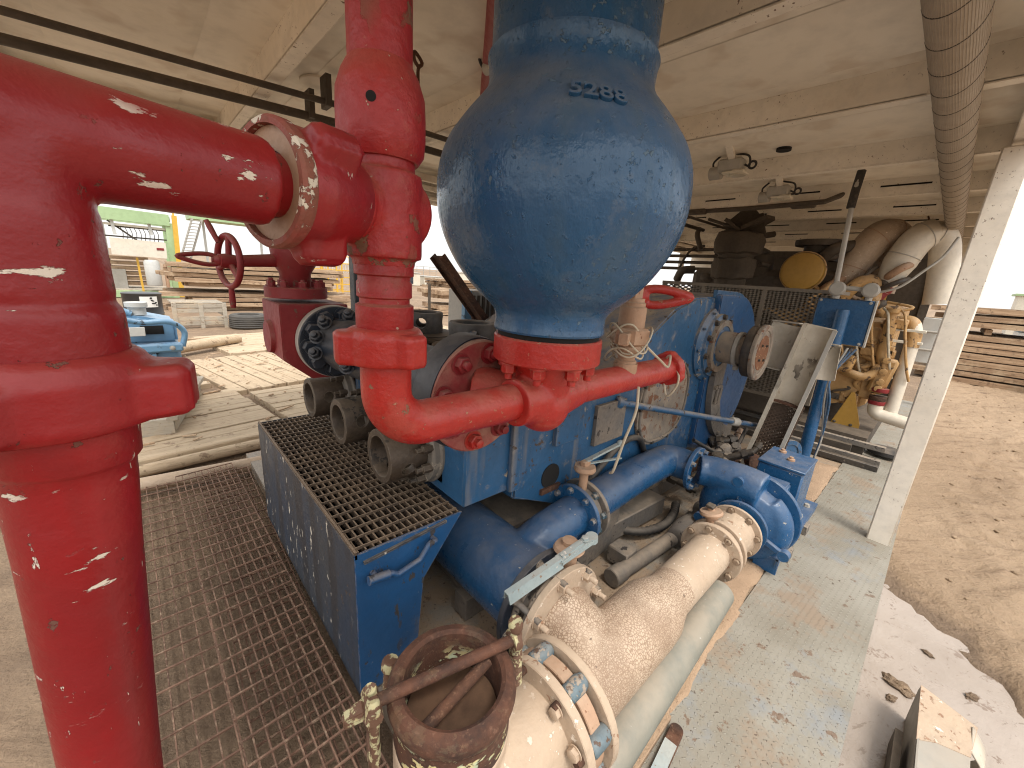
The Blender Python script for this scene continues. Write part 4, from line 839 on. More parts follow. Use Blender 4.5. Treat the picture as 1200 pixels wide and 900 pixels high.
b=B(); q=g0.lerp(g1,.51); b.prism([q-e1*.11-s1*.01,q+e1*.11-s1*.01,q+e1*.11-s1*.09,q-e1*.11-s1*.09],dd*.02); part('torn_edge',b,M['rust'],T)
b=B(); b.lathe([(.05,0),(.06,.004),(.06,.05),(.05,.055)],(3.55,.84,.36),V((-.4,-1,.1)),24)
pl=part('belt_pulley',b,M['rust'],T)
b=B(); trough(b,(3.90,.945,1.10),(4.0,.90,1.46),.22,.05,(-1,-.2,.1)); wl=part('open_cover',b,M['chalk'],T)
b=B(); b.bar((3.94,.80,1.475),(4.0,1.01,1.475),.05,.008); b.bar((3.84,.84,1.09),(3.9,1.05,1.09),.05,.008); part('cover_lip',b,M['chalk'],wl)
b=B(); trough(b,(3.95,.555,1.06),(4.02,.585,1.33),.13,.04,(-1,.1,.1)); wl=part('open_cover',b,M['chalk'],T); part('cover_lip',B().bar((3.98,.52,1.338),(4.03,.65,1.342),.04,.008),M['chalk'],wl)
# ================================================================ blue stand with panel box
T=thing('control_stand','blue tube stand carrying a flat blue control box and two round heads','stand',(4.7,.665,0))
b=B(); b.tube([(4.66,.65,.05),(4.62,.655,1.58),(4.62,.655,1.60)],[.052,.052,.045],28); part('post',b,M['blue3'],T)
b=B(); b.box((4.72,.665,1.49),(.07,.41,.40),bev=.008); bx=part('panel_box',b,M['blue3'],T)
for y in (.49,.845):
    for z in (1.31,1.67): part('screw',B().bolt((4.685,y,z),-X,.01,.01),M['galv'],bx)
b=B(); b.box((4.715,.454,1.49),(.075,.012,.41)); part('box_edge',b,M['galv'],bx)
for y in (.745,.515):
    b=B(); b.lathe([(0,-.04),(.05,-.04),(.05,-.015),(.062,-.01),(.062,.03),(.05,.04),(0,.04)],(4.68,y,1.775),V((-1,0,.15)),28); b.cyl((4.69,y,1.69),(4.69,y,1.74),.025); part('round_head',b,M['galv'],T)
part('head_link',B().cyl((4.69,.515,1.78),(4.69,.745,1.79),.02),M['galv'],T)
b=B(); b.tube([(4.70,.76,1.72),(4.68,.765,1.80),(4.62,.80,2.55),(4.62,.80,2.62),(4.66,.80,2.74)],[.022,.02,.02,.02,.02],14); part('riser_conduit',b,M['galv'],T); part('conduit_boot',B().tube([(4.62,.80,2.45),(4.63,.80,2.60),(4.67,.80,2.75)],.032,14),M['black'],T)
for k in range(3): part('cable',B().tube(spline([(4.62,.55-.03*k,1.27),(4.55,.60,1.0),(4.58,.60-.02*k,.75),(4.7,.56,.4),(4.75,.58,.1)],8),.010,8),M['blue2'] if k else M['galv'],T)
b=B(); b.lathe([(.12,0),(.16,0),(.16,.03),(.12,.03)],(4.35,.74,.22),V((-.5,-1,0)),32,loop=True); b.lathe([(0,.01),(.12,.01),(.12,.02),(0,.02)],(4.35,.74,.22),V((-.5,-1,0)),32); tag(part('fan_guard',b,M['blue2'],org=(4.35,.74,0)),'round blue fan guard at the foot of the blue stand','guard')
# ================================================================ chain guard mesh
T=thing('drive_guard','dark expanded-mesh drive guard with angle frame behind the gear housing','guard',(5.0,1.4,.4))
b=B(); dmesh(b,(4.95,.80,.62),Y,Z,1.75,1.12,.075,.04,.008); part('mesh_panel',b,M['mesh'],T)
b=B()
for y in (.78,1.4,2.05,2.55): b.box((4.965,y,1.18),(.04,.04,1.16))
for z in (.62,1.745): b.box((4.96,1.67,z),(.045,1.8,.035))
b.box((5.3,.80,1.745),(.7,.035,.035)); part('angle_frame',b,M['mesh'],T)
b=B(); dmesh(b,(4.98,.80,1.735),X,Y,.65,1.7,.075,.04,.008); part('top_mesh',b,M['mesh'],T)
b=B(); b.lathe([(0,0),(.36,0),(.36,.2),(.1,.21),(0,.21)],(5.25,1.55,1.15),X,40); b.box((5.6,1.6,.75),(.5,1.2,.9)); part('drive_drum',b,M['dkbrown'],T)
# ================================================================ engine
T=thing('diesel_engine','dusty yellow diesel engine with pipes, manifolds and brackets at the back of the skid','engine',(6.6,.8,0))
b=B(); b.box((7.4,1.2,.95),(2.0,1.5,1.1),bev=.05); b.box((7.3,1.0,1.5),(1.6,1.2,.35),bev=.05); part('block',b,M['yel'],T,jit=.006)
b=B(); b.box((6.38,.75,.92),(.14,.75,.75),bev=.04); b.lathe([(0,0),(.30,0),(.32,.03),(.32,.12),(0,.12)],(6.36,.85,.72),-X,40); b.box((6.33,.66,1.25),(.12,.34,.28),bev=.03); b.box((6.30,.47,.80),(.10,.14,.5),bev=.02); part('front_cover',b,M['yel'],T,jit=.006)
rg=random.Random(11)
for k in range(44):
    y,z=rg.uniform(.36,1.2),rg.uniform(.45,1.55); s=rg.uniform(.05,.13)
    b=B()
    if k%3==0: b.box((6.27,y,z),(.10,s*1.6,s*1.2),bev=.012); b.bolt((6.22,y+s*.5,z+s*.3),-X,.014,.015); b.bolt((6.22,y-s*.5,z-s*.3),-X,.014,.015); nm='bracket'
    elif k%3==1: b.lathe([(0,0),(s*.7,0),(s*.7,.05),(s*.5,.06),(s*.5,.10),(0,.10)],(6.30,y,z),V((-1,rg.uniform(-.3,.3),rg.uniform(-.2,.4))),20); nm='filter_boss'
    else: b.tube(spline([(6.3,y,z),(6.22,y+rg.uniform(-.1,.1),z+s),(6.24,y+rg.uniform(-.2,.2),z+s*2),(6.3,y+rg.uniform(-.2,.2),z+s*2.6)],6),s*.22,12); nm='fuel_pipe'
    part(nm,b,M['yel'] if k%5 else M['dkbrown'],T)
# yellow housings at right, stacked pipe and couplings
b=B(); b.tube(fillet([(6.2,.43,1.45),(6.2,.42,1.1),(6.2,.37,.95)],.1,6),.055,24); b.box((6.22,.36,.86),(.14,.16,.42),Matrix.Rotation(R(8),3,'X'),bev=.03); b.lathe([(.0,0),(.04,0),(.04,.12),(.06,.14),(.06,.18),(0,.18)],(6.2,.44,1.44),Z,20)
for z in (1.05,.92,.8,.72): b.lathe([(0,0),(.035,0),(.035,.03),(0,.035)],(6.14,.36,z),-X,14)
part('housing',b,M['yel'],T)
b=B(); b.tube(fillet([(6.45,.45,1.46),(6.32,.26,1.50),(6.28,.215,1.38),(6.23,.20,.44)],.08,8),.062,28); part('coolant_pipe',b,M['wpipe'],T,'cream coolant pipe with yellow upper elbow')
b=B(); b.tube(fillet([(6.45,.46,1.462),(6.32,.262,1.502),(6.279,.216,1.36),(6.268,.212,1.22)],.08,8),.0655,28); part('pipe_elbow',b,M['yel'],T)
for z in (1.40,1.27): part('pipe_clip',B().bar((6.24,.13,z),(6.24,.40,z),.04,.03,bev=.004),M['offw'],T)
for z,mt in ((.70,'red4'),(.60,'rust'),(.55,'red4')): part('hose_clamp',B().lathe([(0,0),(.075,0),(.078,.01),(.078,.045),(0,.05)],(6.18,.34,z-.02),Z,24),M[mt],T)
b=B(); b.tube(fillet([(6.18,.34,.55),(6.18,.335,.42),(6.18,.0,.38),(6.2,-.1,.40)],.11,8),.07,28); part('lower_elbow',b,M['wpipe'],T)
b=B(); b.tube(spline([(6.25,.75,.86),(6.17,.62,.83),(6.16,.52,.82),(6.18,.44,.88),(6.2,.42,.98)],8),.05,22); part('water_pipe',b,M['yel'],T)
b=B(); b.tube(fillet([(6.2,.95,.88),(6.14,.68,.88),(6.14,.66,1.05)],.05,6),.045,18); b.box((6.2,.72,.98),(.14,.14,.14),bev=.02); part('water_pipe',b,M['yel'],T)
b=B(); b.prism([(6.2,.62,.42),(6.2,.55,.45),(6.2,.43,.15),(6.2,.60,.12),(6.2,.66,.15)],(.04,0,0)); b.prism([(6.16,.72,.10),(6.16,.42,.10),(6.16,.42,.24),(6.16,.55,.62),(6.16,.58,.62)],(.03,0,0),bev=.004); ft=part('mount_bracket',b,M['drum'],T)
for y,z in ((.66,.14),(.5,.14),(.5,.22),(.66,.22)): part('bolt',B().bolt((6.16,y,z),-X,.014,.014),M['oil'],ft)
for k in range(5):
    y=.95-.14*k; part('wire',B().tube(spline([(6.22,y,1.62),(6.14,y-.06,1.55),(6.12,y-.12,1.3),(6.15,y-.2,1.0),(6.2,y-.25,.85)],6),.013,8),M['cable'] if k%2 else M['yel'],T)
rg=random.Random(31)
for k in range(14):
    y,z=rg.uniform(.55,1.25),rg.uniform(1.5,1.95); q=V((rg.uniform(-.1,.1),rg.uniform(-.22,.22),rg.uniform(.05,.28)))
    part('intake_pipe',B().tube(spline([V((6.5,y,z)),V((6.38,y,z))+q*.4,V((6.40,y,z))+q,V((6.55,y,z))+q*1.3],6),rg.uniform(.018,.05),14),M[rg.choice(['yel','tan','dkbrown','oil','cream'])],T)
# dark top end
b=B(); b.box((7.3,2.1,1.75),(1.9,1.5,.5),bev=.08); b.box((7.0,1.25,1.85),(1.0,.7,.35),bev=.06); b.box((7.4,2.0,.75),(1.8,1.2,1.4),bev=.05); part('turbo_housing',b,M['dkbrown'],T,jit=.01)
rg=random.Random(21)
for k in range(16):
    y,z=rg.uniform(1.0,2.9),rg.uniform(1.6,2.35); L=rg.uniform(.15,.5); q=V((rg.uniform(-.3,.3),rg.uniform(-1,1),rg.uniform(-.5,.6))).normalized()
    part('exhaust_pipe',B().tube(spline([V((6.5,y,z)),V((6.45,y,z))+q*L*.5+V((-.05,0,.05)),V((6.55,y,z))+q*L],6),rg.uniform(.03,.08),16),M['dkbrown'],T)
# air cleaner drum
c=V((6.25,1.41,1.99)); b=B(); b.lathe([(0,0),(.19,0),(.225,.012),(.235,.03),(.235,.07),(.225,.08),(.225,.16),(.235,.17),(.235,.3),(0,.32)],c,V((1,.08,0)),56); part('air_cleaner',b,M['drum'],T,'round ochre air cleaner drum')
part('cleaner_lid',B().lathe([(.238,0),(.25,.008),(.25,.03),(.238,.04)],c+X*.05,V((1,.08,0)),56,loop=True),M['yel'],T)
b=B(); b.lathe([(0,0),(.27,0),(.28,.02),(.28,.07),(0,.09)],(6.6,1.35,2.32),Z,40); b.lathe([(0,0),(.17,0),(.17,.10),(0,.1)],(6.6,1.35,2.24),Z,32); b.box((6.6,1.3,2.2),(.25,.3,.12)); part('inlet_cap',b,M['dkbrown'],T)
# canvas wrapped stacks
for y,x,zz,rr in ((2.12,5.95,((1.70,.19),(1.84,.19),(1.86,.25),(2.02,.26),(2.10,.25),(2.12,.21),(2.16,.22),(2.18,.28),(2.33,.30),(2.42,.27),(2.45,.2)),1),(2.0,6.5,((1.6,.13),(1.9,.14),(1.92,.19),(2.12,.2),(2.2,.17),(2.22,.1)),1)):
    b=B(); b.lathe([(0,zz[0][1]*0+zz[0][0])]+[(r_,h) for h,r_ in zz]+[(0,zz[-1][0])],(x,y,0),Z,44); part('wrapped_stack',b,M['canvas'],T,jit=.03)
b=B(); t0=V((5.95,2.15,2.45))
for a,h,w1 in ((25,.20,.13),(75,.24,.13),(120,.12,.1)):
    q=V((.2,-math.cos(R(a)),math.sin(R(a)))); b.bar(t0+V((0,.12,-.03)),t0+q*h+V((0,-.1,0)),.3,.02,up=V((1,0,0)))
b.box((6.0,1.95,2.55),(.35,.30,.05),Matrix.Rotation(R(-28),3,'X')); b.box((6.0,2.2,2.52),(.3,.26,.04),Matrix.Rotation(R(35),3,'X')); part('torn_canvas',b,M['canvas'],T,jit=.025)
# cream ducts over the engine
T=thing('air_duct','dusty cream tapered air duct bending over the engine top','duct',(6.5,.9,1.7))
b=B(); pp=spline([(6.55,1.10,1.62),(6.55,1.02,1.85),(6.58,.93,2.15),(6.62,.83,2.40),(6.68,.74,2.47),(6.8,.66,2.40),(6.9,.68,2.1),(6.9,.7,1.8)],7); b.tube(pp,[.085+.085*min(1,k/18) for k in range(len(pp))],32); part('duct_body',b,M['cream'],T)
for k in (12,22,30): part('seam',B().torus(pp[k],pp[k+1]-pp[k-1],.085+.085*min(1,k/18)+.001,.004,32,8),M['tan'],T)
T=thing('air_duct','clean white air duct hooking over from the engine to the post','duct',(6.5,.5,1.7))
b=B(); pp=spline([(6.5,.62,1.80),(6.5,.59,1.92),(6.52,.52,2.2),(6.56,.44,2.40),(6.64,.32,2.46),(6.7,.24,2.36),(6.72,.18,2.1),(6.72,.13,1.7)],8); b.tube(pp,[.085 if k<5 else (.085+.070*min(1,(k-5)/9) if k<30 else .130) for k in range(len(pp))],32); part('duct_body',b,M['wpipe'],T)
for k in (16,26,32): part('seam',B().torus(pp[k],pp[k+1]-pp[k-1],.156 if k<30 else .132,.005,32,8),M['galv'],T)
b=B(); b.tube(spline([(6.42,.80,1.60),(6.45,.70,1.66),(6.49,.625,1.80),(6.5,.6,1.87)],5),[.07]*6+[.08]*5+[.092]*5,24); part('red_hose',b,M['red4'],T,'faded red rubber hose end')
T=thing('yellow_elbow','small ochre twin elbow pipe between the air ducts','pipe',(6.4,.8,1.7))
for dx in (0,.12): part('elbow',B().tube(spline([(6.35+dx,.95,1.66),(6.35+dx,.85,1.86),(6.38+dx,.75,1.92),(6.4+dx,.68,1.86),(6.4+dx,.66,1.7)],6),.07,24),M['yel'] if dx==0 else M['tan'],T)
T=thing('guy_cable','pale cable slung from the white duct across the duct end','cable',(6.3,.3,2)); part('strand',B().tube(spline([(6.2,.62,1.78),(6.2,.45,1.86),(6.3,.3,2.05),(6.4,.2,2.2),(6.5,.14,2.4)],8),.013,8),M['galv'],T)
T=thing('junction_box','pale grey steel junction box hung behind the white corner post','box',(6.5,.05,1)); b=B(); b.box((6.5,.07,1.30),(.12,.24,.50),bev=.006); part('case',b,M['pgrey'],T)
for z in (1.40,1.2): part('hinge',B().cyl((6.42,.05,z),(6.42,.24,z),.013),M['galv'],T)
T=thing('radiator','tall dark radiator and cooling fan shroud closing the far end of the skid','radiator',(9.0,1.9,0))
b=B(); b.box((9.0,1.9,1.25),(.3,3.2,2.3),bev=.03); part('core',b,M['dkbrown'],T); b=B(); b.box((8.6,1.5,1.15),(.5,1.5,1.5),bev=.1); part('shroud',b,M['drum'],T,'dark ochre shroud')
b=B()
for y in (.3,3.5): b.box((8.83,y,1.25),(.06,.1,2.4))
for z in (.1,2.4): b.box((8.83,1.9,z),(.06,3.3,.1))
part('frame',b,M['dkbrown'],T)
T=thing('engine_skid','dark steel engine skid with cross members behind the charge pump','skid',(5.2,1.5,0))
b=B(); b.box((7.3,1.6,.10),(3.0,2.6,.2)); part('deck_beam',b,M['dkbrown'],T); b=B(); b.box((5.75,1.6,.055),(.15,2.4,.11)); part('deck_beam',b,M['dkbrown'],T)
for x,z,h in ((5.35,.03,.06),(5.50,.04,.08),(5.78,.13,.06)): part('cross_member',B().box((x,1.0,z),(.06,1.75,h),bev=.004),M['oil'] if x<5.4 else M['dirty'],T)
tag(part('oil_pan',B().lathe([(0,0),(.16,0),(.17,.01),(.17,.05),(0,.06)],(6.0,.12,.03),Z,32),M['black'],org=(6,.12,.03)),'flat black oil pan under the engine end by the post','pan')
# ================================================================ spiral duct under the roof
T=thing('spiral_duct','beige spiral-banded round duct running under the canopy near its outer edge','duct',(1.2,.21,2.46))
def dc(x): return V((x,.205,2.56))
b=B(); b.lathe([(0,0),(.072,0),(.072,8.6),(.0,8.6)],dc(.2),X,48); part('duct_wall',b,M['duct'],T)
hel=[]; 
nn=24
x=.3; pts=[]
while x<8.7:
    for k in range(nn):
        a=TAU*k/nn; xx=x+.22*k/nn; pts.append(dc(xx)+V((.05*math.cos(a)*.0,math.cos(a)*.0723,math.sin(a)*.0723)))
    x+=.22
part('spiral_seam',B().tube(pts,.0022,6),M['dkbrown'],T)
b=B()
for k in range(60):      # fine lengthwise ribs
    a=TAU*k/60; q=V((0,math.cos(a)*.0721,math.sin(a)*.0721)); b.tube([dc(.25)+q,dc(8.75)+q],.0011,4)
part('fine_rib',b,M['duct'],T)
part('end_collar',B().lathe([(.05,0),(.076,0),(.076,.06),(.05,.06)],dc(8.75),X,36,loop=True),M['galv'],T)
for x in (1.5,2.7,3.9,5.1): part('hanger',B().box((x,.285,2.66),(.03,.04,.14)),M['white'],T)
# ================================================================ lamps, hooks and cables under the roof
def roof_lamp(c,lab,s=1):
    T=thing('roof_lamp',lab,'lamp',c,'guarded lamps under the canopy'); c=V(c)
    b=B(); b.box(c+V((0,0,.06)),(.12*s,.19*s,.10*s),bev=.015); b.box(c+V((.02,.02,.125)),(.05*s,.06*s,.05*s),bev=.01); b.lathe([(0,0),(.05*s,0),(.05*s,.09*s),(0,.10*s)],c+V((0,.07*s,.02)),Y,20); part('housing',b,M['galv'],T)
    b=B(); b.lathe([(.04*s,0),(.06*s,.01),(.06*s,.05*s),(.0,.06*s)],c+V((0,-.06*s,.03)),-Z,24); part('lens',b,M['glass'],T)
    b=B(); b.box(c+V((0,-.04*s,.0)),(.14*s,.16*s,.015)); part('tray',b,M['offw'],T)
    part('cable',B().tube(spline([c+V((0,.1,.06)),c+V((.02,.14,.05)),c+V((0,.15,.1)),c+V((0,.10,.15))],6),.008,8),M['black'],T); part('cable',B().tube(spline([c+V((0,-.10,.06)),c+V((.02,-.13,.05)),c+V((0,-.12,.12)),c+V((0,-.02,.15))],6),.008,8),M['black'],T); part('cable_coil',B().torus(c+V((0,-.16,.05)),X,.026,.009,20,8),M['black'],T)
    b=B(); b.bar(c+V((.0,.0,.10)),c+V((-.30,-.06,.17)),.05,.03); part('bracket',b,M['white'],T)
roof_lamp((3.72,1.50,2.62),'nearer of the two guarded lamps under the canopy right of the blue vessel')
roof_lamp((4.75,1.42,2.60),'farther of the two guarded lamps under the canopy, above the dark canvas stack')
roof_lamp((1.45,1.80,2.68),'small lamp with dangling cable under the canopy left of the blue vessel neck',.55)
for p,l in (((1.1,1.95,2.58),'dark wire hook hanging from the roof beam nearest the red riser'),((1.36,1.62,2.60),'dark wire hook hanging beside the dangling lamp'),((3.45,1.75,2.50),'dark hook hanging below the roof right of the blue vessel'),((6.7,.42,2.56),'dark ring hook hanging over the white duct')):
    T=thing('wire_hook',l,'hook',p,'hooks under the canopy'); p=V(p); part('shank',B().tube(spline([p+V((0,0,-.05)),p+V((.0,0,.02)),p+V((.02,0,.05)),p+V((-.01,.015,.09)),p+V((-.02,0,.05)),p+V((0,0,.03))],5),.008,8),M['rust'],T)
T=thing('cable_run','dark cable run with splice boxes under the canopy behind the blue vessel','cable',(5,3,2.6)); part('cable',B().tube([(5.3,3.6,2.64),(5.2,1.9,2.60),(5.1,1.1,2.60),(5.25,.95,2.70)],.025,12),M['dkbrown'],T)
for y in (1.3,2.4): part('splice_box',B().box((5.2,y,2.60),(.09,.22,.06),bev=.015),M['dkbrown'],T)
T=thing('roof_vent','small dark vent hole fitting in the canopy roof past the lamp beam','vent',(3.75,1.2,2.8)); part('collar',B().lathe([(0,0),(.05,0),(.05,.03),(0,.03)],(3.75,1.15,2.745),Z,24),M['hole'],T)
T=thing('drop_light_bar','dark thin bar poking from the canvas stack towards the vessel','bar',(5.9,2.6,2.6)); part('bar',B().cyl((5.9,2.55,2.62),(5.95,2.2,2.50),.02),M['dkbrown'],T)
T=thing('overhead_pipe','dull red overhead pipe passing behind the neck of the blue vessel','pipe',(1.3,1.5,2.7)); part('tube',B().tube([(.95,1.15,2.74),(2.3,3.0,2.74)],.05,20),M['red4'],T)
# pipe rack in the dark behind
T=thing('pipe_rack','dark horizontal pipes on hangers beyond the pump under the canopy','pipe rack',(6.5,3.4,1.9))
for z in (2.0,2.1,2.2,2.3): part('pipe',B().cyl((6.8,4.4,z),(6.8,2.3,z),.025),M['dkbrown'],T)
for y in (3.9,3.3): part('hanger',B().tube(spline([(6.75,y,1.5),(6.75,y-.05,2.0),(6.75,y-.2,2.3),(6.75,y-.4,2.35)],5),.02,8),M['dkbrown'],T)
# ================================================================ yard on the left
rg=random.Random(4)
def rig_mat(x0,x1,y0,y1,z,rot,along,lab,grp='timber rig mats on the yard floor',bw=.17,h=.09):
    cx,cy=(x0+x1)/2,(y0+y1)/2
    T=thing('rig_mat',lab,'mat',(cx,cy,z),grp); T.rotation_euler=(0,0,R(rot))
    b=B(); L=(x1-x0) if along=='x' else (y1-y0); W=(y1-y0) if along=='x' else (x1-x0); n=max(2,int(W/bw))
    for i in range(n):
        o=-W/2+(i+.5)*W/n; dz=rg.uniform(-.006,.006); g=rg.uniform(.006,.016); l2=L-rg.uniform(0,.06)
        if along=='x': b.box((cx,cy+o,z+h/2+dz),(l2,W/n-g,h),bev=.006)
        else: b.box((cx+o,cy,z+h/2+dz),(W/n-g,l2,h),bev=.006)
    part('planks',b,M['woodx'] if along=='x' else M['woody'],T); return T
rig_mat(-1.9,.95,4.45,6.3,-.17,9,'x','planked mat directly beyond the gratings, nearest of the yard mats')
rig_mat(1.05,3.6,4.3,6.4,-.17,7,'x','planked mat behind the red junction block')
rig_mat(.5,3.0,6.55,8.9,-.17,12,'y','planked mat in front of the slatted wooden crate')
rig_mat(-2.4,.35,6.6,9.2,-.17,12,'x','planked mat under the light blue gearbox')
rig_mat(3.3,6.5,6.2,8.9,-.17,7,'x','planked mat seen between the red riser and the blue vessel')
rig_mat(.9,3.6,9.2,11.4,-.17,10,'x','planked mat just before the tyre')
rig_mat(3.9,7.5,9.2,11.6,-.17,6,'y','distant planked mat right of the tyre')
T=thing('edge_timber','long weathered timber curb bounding the yard mats past the gratings','timber',(-.3,4.3,-.1)); b=B(); b.bar((-1.6,4.20,-.07),(1.6,4.52,-.07),.10,.12,bev=.012); b.tube([(-1.6,4.08,-.075),(1.6,4.40,-.075)],.05,16); part('beam',b,M['woodx'],T)
# loose splinters and dirt lying on the mats
r=random.Random(77); b=B()
for k in range(170):
    x,y=r.uniform(-1.6,6),r.uniform(4.4,11); L=r.uniform(.03,.22); a=r.gauss(.2,.5); b.bar((x,y,-.068),(x+L*math.cos(a),y+L*math.sin(a),-.062+r.uniform(0,.012)),r.uniform(.01,.04),r.uniform(.006,.016))
for k in range(120):
    x,y=r.uniform(-.6,4),r.uniform(5.2,9.5); q=r.uniform(.01,.03); b.box((x,y,-.066),(q*1.5,q,q*.6),Matrix.Rotation(r.random()*3,3,'Z'),bev=q*.2)
struct('wood_debris',b,M['woods'],'stuff')
# pallet mat with gearbox
T=thing('mat_pallet','pale sheet-topped mat pallet beneath the light blue gearbox','pallet',(-.2,5.9,-.08)); T.rotation_euler=(0,0,R(-13)); b=B(); b.box((-.25,5.9,-.005),(1.05,1.6,.14),bev=.01); b.box((.27,5.9,.09),(.10,1.62,.06),bev=.008); b.box((-.25,5.12,.0),(1.05,.05,.16)); part('top',b,M['woodg'],T)
T=thing('gearbox','light blue cast gearbox with curved hoses and bolted covers standing on its pallet','gearbox',(-.1,6.5,.07))
b=B(); b.box((-.25,6.5,.42),(1.05,.8,.5),bev=.04); b.box((-.25,6.08,.62),(1.1,.12,.10),bev=.02); b.box((-.2,6.5,.75),(.9,.6,.22),bev=.09); b.prism([(.27,6.15,.66),(.27,6.15,.9),(-.05,6.15,.98),(-.6,6.15,.98),(-.6,6.15,.66)],(0,.6,0),bev=.03); part('case',b,M['lblue'],T)
for x in (-.55,-.25,.03): part('rib',B().box((x,6.07,.45),(.05,.06,.30),bev=.01),M['lblue'],T)
b=B(); b.box((-.1,6.2,.10),(.30,.3,.20),bev=.02); b.box((.1,6.2,.12),(.10,.3,.24),bev=.02); part('foot',b,M['blue3'],T)
b=B(); b.tube(spline([(-.6,6.1,.98),(-.3,6.0,1.0),(-.05,6.05,.92),(.2,6.05,.92),(.33,6.1,.8),(.30,6.1,.62)],8),.03,14); part('hose',b,M['lblue'],T)
b=B(); b.tube(spline([(-.7,6.3,1.05),(-.4,6.2,1.12),(-.1,6.2,1.0)],8),.035,14); part('hose',b,M['lblue'],T)
part('cover_plate',B().box((-.12,6.03,.82),(.22,.03,.10),bev=.005),M['pgrey'],T)
part('breather',B().lathe([(0,0),(.08,0),(.08,.08),(.1,.09),(.1,.14),(0,.15)],(-.05,6.3,.98),Z,24),M['pgrey'],T)
for x in (-.5,-.1,.2): part('bolt',B().bolt((x,6.02,.62),-Y,.022,.02),M['galv'],T)
part('dark_opening',B().box((.05,6.135,.82),(.20,.01,.10),bev=.003),M['hole'],T)
T=thing('oil_drum','black drum with a white paper label behind the blue gearbox','drum',(.02,9.5,-.1)); b=B(); b.lathe([(0,0),(.26,0),(.265,.02),(.26,.04),(.26,.35),(.27,.37),(.26,.39),(.26,.72),(.27,.74),(.26,.76),(.26,1.06),(.27,1.08),(.25,1.09),(0,1.09)],(.02,9.5,-.1),Z,40); part('shell',b,M['bgloss'],T)
b=B(); n=10
ls=[[V((.02+.263*math.cos(R(a)),9.5+.263*math.sin(R(a)),z)) for a in range(262,318,6)] for z in (.76,.94)]
vv=[[b.bm.verts.new(p) for p in r] for r in ls]
for i in range(len(vv[0])-1): b.face((vv[0][i],vv[0][i+1],vv[1][i+1],vv[1][i]))
lb=part('label',b,M['paper'],T)
for k in range(9):
    a=R(266+rg.random()*44); z=.78+.14*rg.random(); p=V((.02+.265*math.cos(a),9.5+.265*math.sin(a),z)); part('print_mark',B().bar(p-V((.02,0,0)),p+V((.02,0,.0)),.002,.018),M['hole'],lb)
T=thing('wooden_crate','weathered grey slatted crate on the yard by the tyre','crate',(1.1,13,-.15)); T.rotation_euler=(0,0,R(3))
for z in (-.02,.10,.30,.42): part('slat',B().box((1.08,12.95,z),(1.06,.03,.10),bev=.004),M['woodg'],T)
for x in (.57,1.1,1.6): part('batten',B().box((x,12.93,.17),(.09,.04,.66),bev=.004),M['woodg'],T)
for y in (13.2,13.5,13.8): part('slat',B().box((1.08,y,.48),(1.06,.16,.03),bev=.004),M['woodg'],T)
for z in (-.02,.2,.42): part('slat',B().box((1.60,13.4,z),(.03,.85,.12),bev=.004),M['woodg'],T)
T=thing('tyre','worn black tyre lying flat on the yard','tyre',(2.1,12.8,-.15)); b=B(); pr=[(.25,0),(.40,-.0),(.45,.03)]
for k in range(5): pr+=[(.46,.05+.05*k),(.445,.075+.05*k)]
pr+=[(.45,.32),(.40,.36),(.26,.36),(.24,.30),(.24,.06)]; b.lathe(pr,(2.1,12.8,-.15),Z,44,loop=True); part('tread',b,M['tyre'],T)
T=thing('log','orange-brown peeled log lying in front of the crate','log',(.9,10,-.1)); part('trunk',B().tube([(.35,9.3,.02),(1.4,10.1,.02)],.10,18),M['cream'] if False else M['woodx'],T)
T=thing('log','long dark timber lying beside the peeled log','timber',(1.0,9.5,-.1)); part('trunk',B().bar((.5,10.4,-.03),(1.5,10.2,-.03),.12,.10),M['woods'],T)
# stacks of rough timber mats
def stack(nm,lab,grp,x0,x1,y0,y1,z0,n,h,long,mat,seed,gaps=()):
    r=random.Random(seed)
    for k in range(n):
        if k in gaps: continue
        z=z0+k*h; b=B(); m=6; tl=r.uniform(-.012,.012)
        if long=='x': o_=r.uniform(-.25,.12); a0,a1,c0,c1=x0+r.uniform(-.4,.4),x1+r.uniform(-.5,.5),y0+o_,y1+o_
        else: a0,a1,c0,c1=y0+r.uniform(-.25,.25),y1+r.uniform(-.12,.12),x0,x1
        T=thing('timber_mat',lab,'mat',((x0+x1)/2,(y0+y1)/2,z),grp)
        for j in range(m):
            cc=c0+(j+.5)*(c1-c0)/m; e0,e1=a0+r.uniform(-.12,.12),a1+r.uniform(-.25,.2); dz=r.uniform(-.02,.02); nseg=9; wv=r.uniform(0,9)
            P=[]
            for s in range(nseg+1):
                t=s/nseg; q=e0+(e1-e0)*t; zz=z+h*.46+dz+tl*(t-.5)*4+.03*mn.noise(V((q*.5,wv,k))); P.append(V((q,cc,zz)) if long=='x' else V((cc,q,zz)))
            w1=(c1-c0)/m*(.44+.05*r.random()); rr=[]
            for i,p in enumerate(P):
                hh=h*(.40+.05*mn.noise(V((wv*7,k,1))))*(1+.22*mn.noise(p*2.5)); lat=Y if long=='x' else X
                rr.append([p-lat*w1-Z*hh,p+lat*w1-Z*hh,p+lat*w1+Z*hh,p-lat*w1+Z*hh])
            b.rings(rr)
        part('planks',b,mat,T)
stack('timber_mat','rough brown timber mat in the long stack behind the crate and handwheel','timber mats stacked behind the crate',.9,6.2,17.0,19.0,-.15,10,.155,'x',M['wooda'],2,(4,))
stack('timber_mat','rough brown timber mat in the tall stack across the mud on the right','timber mats stacked on the right',14.6,17.0,-9.5,.2,-.14,12,.152,'y',M['woods'],6,(8,))
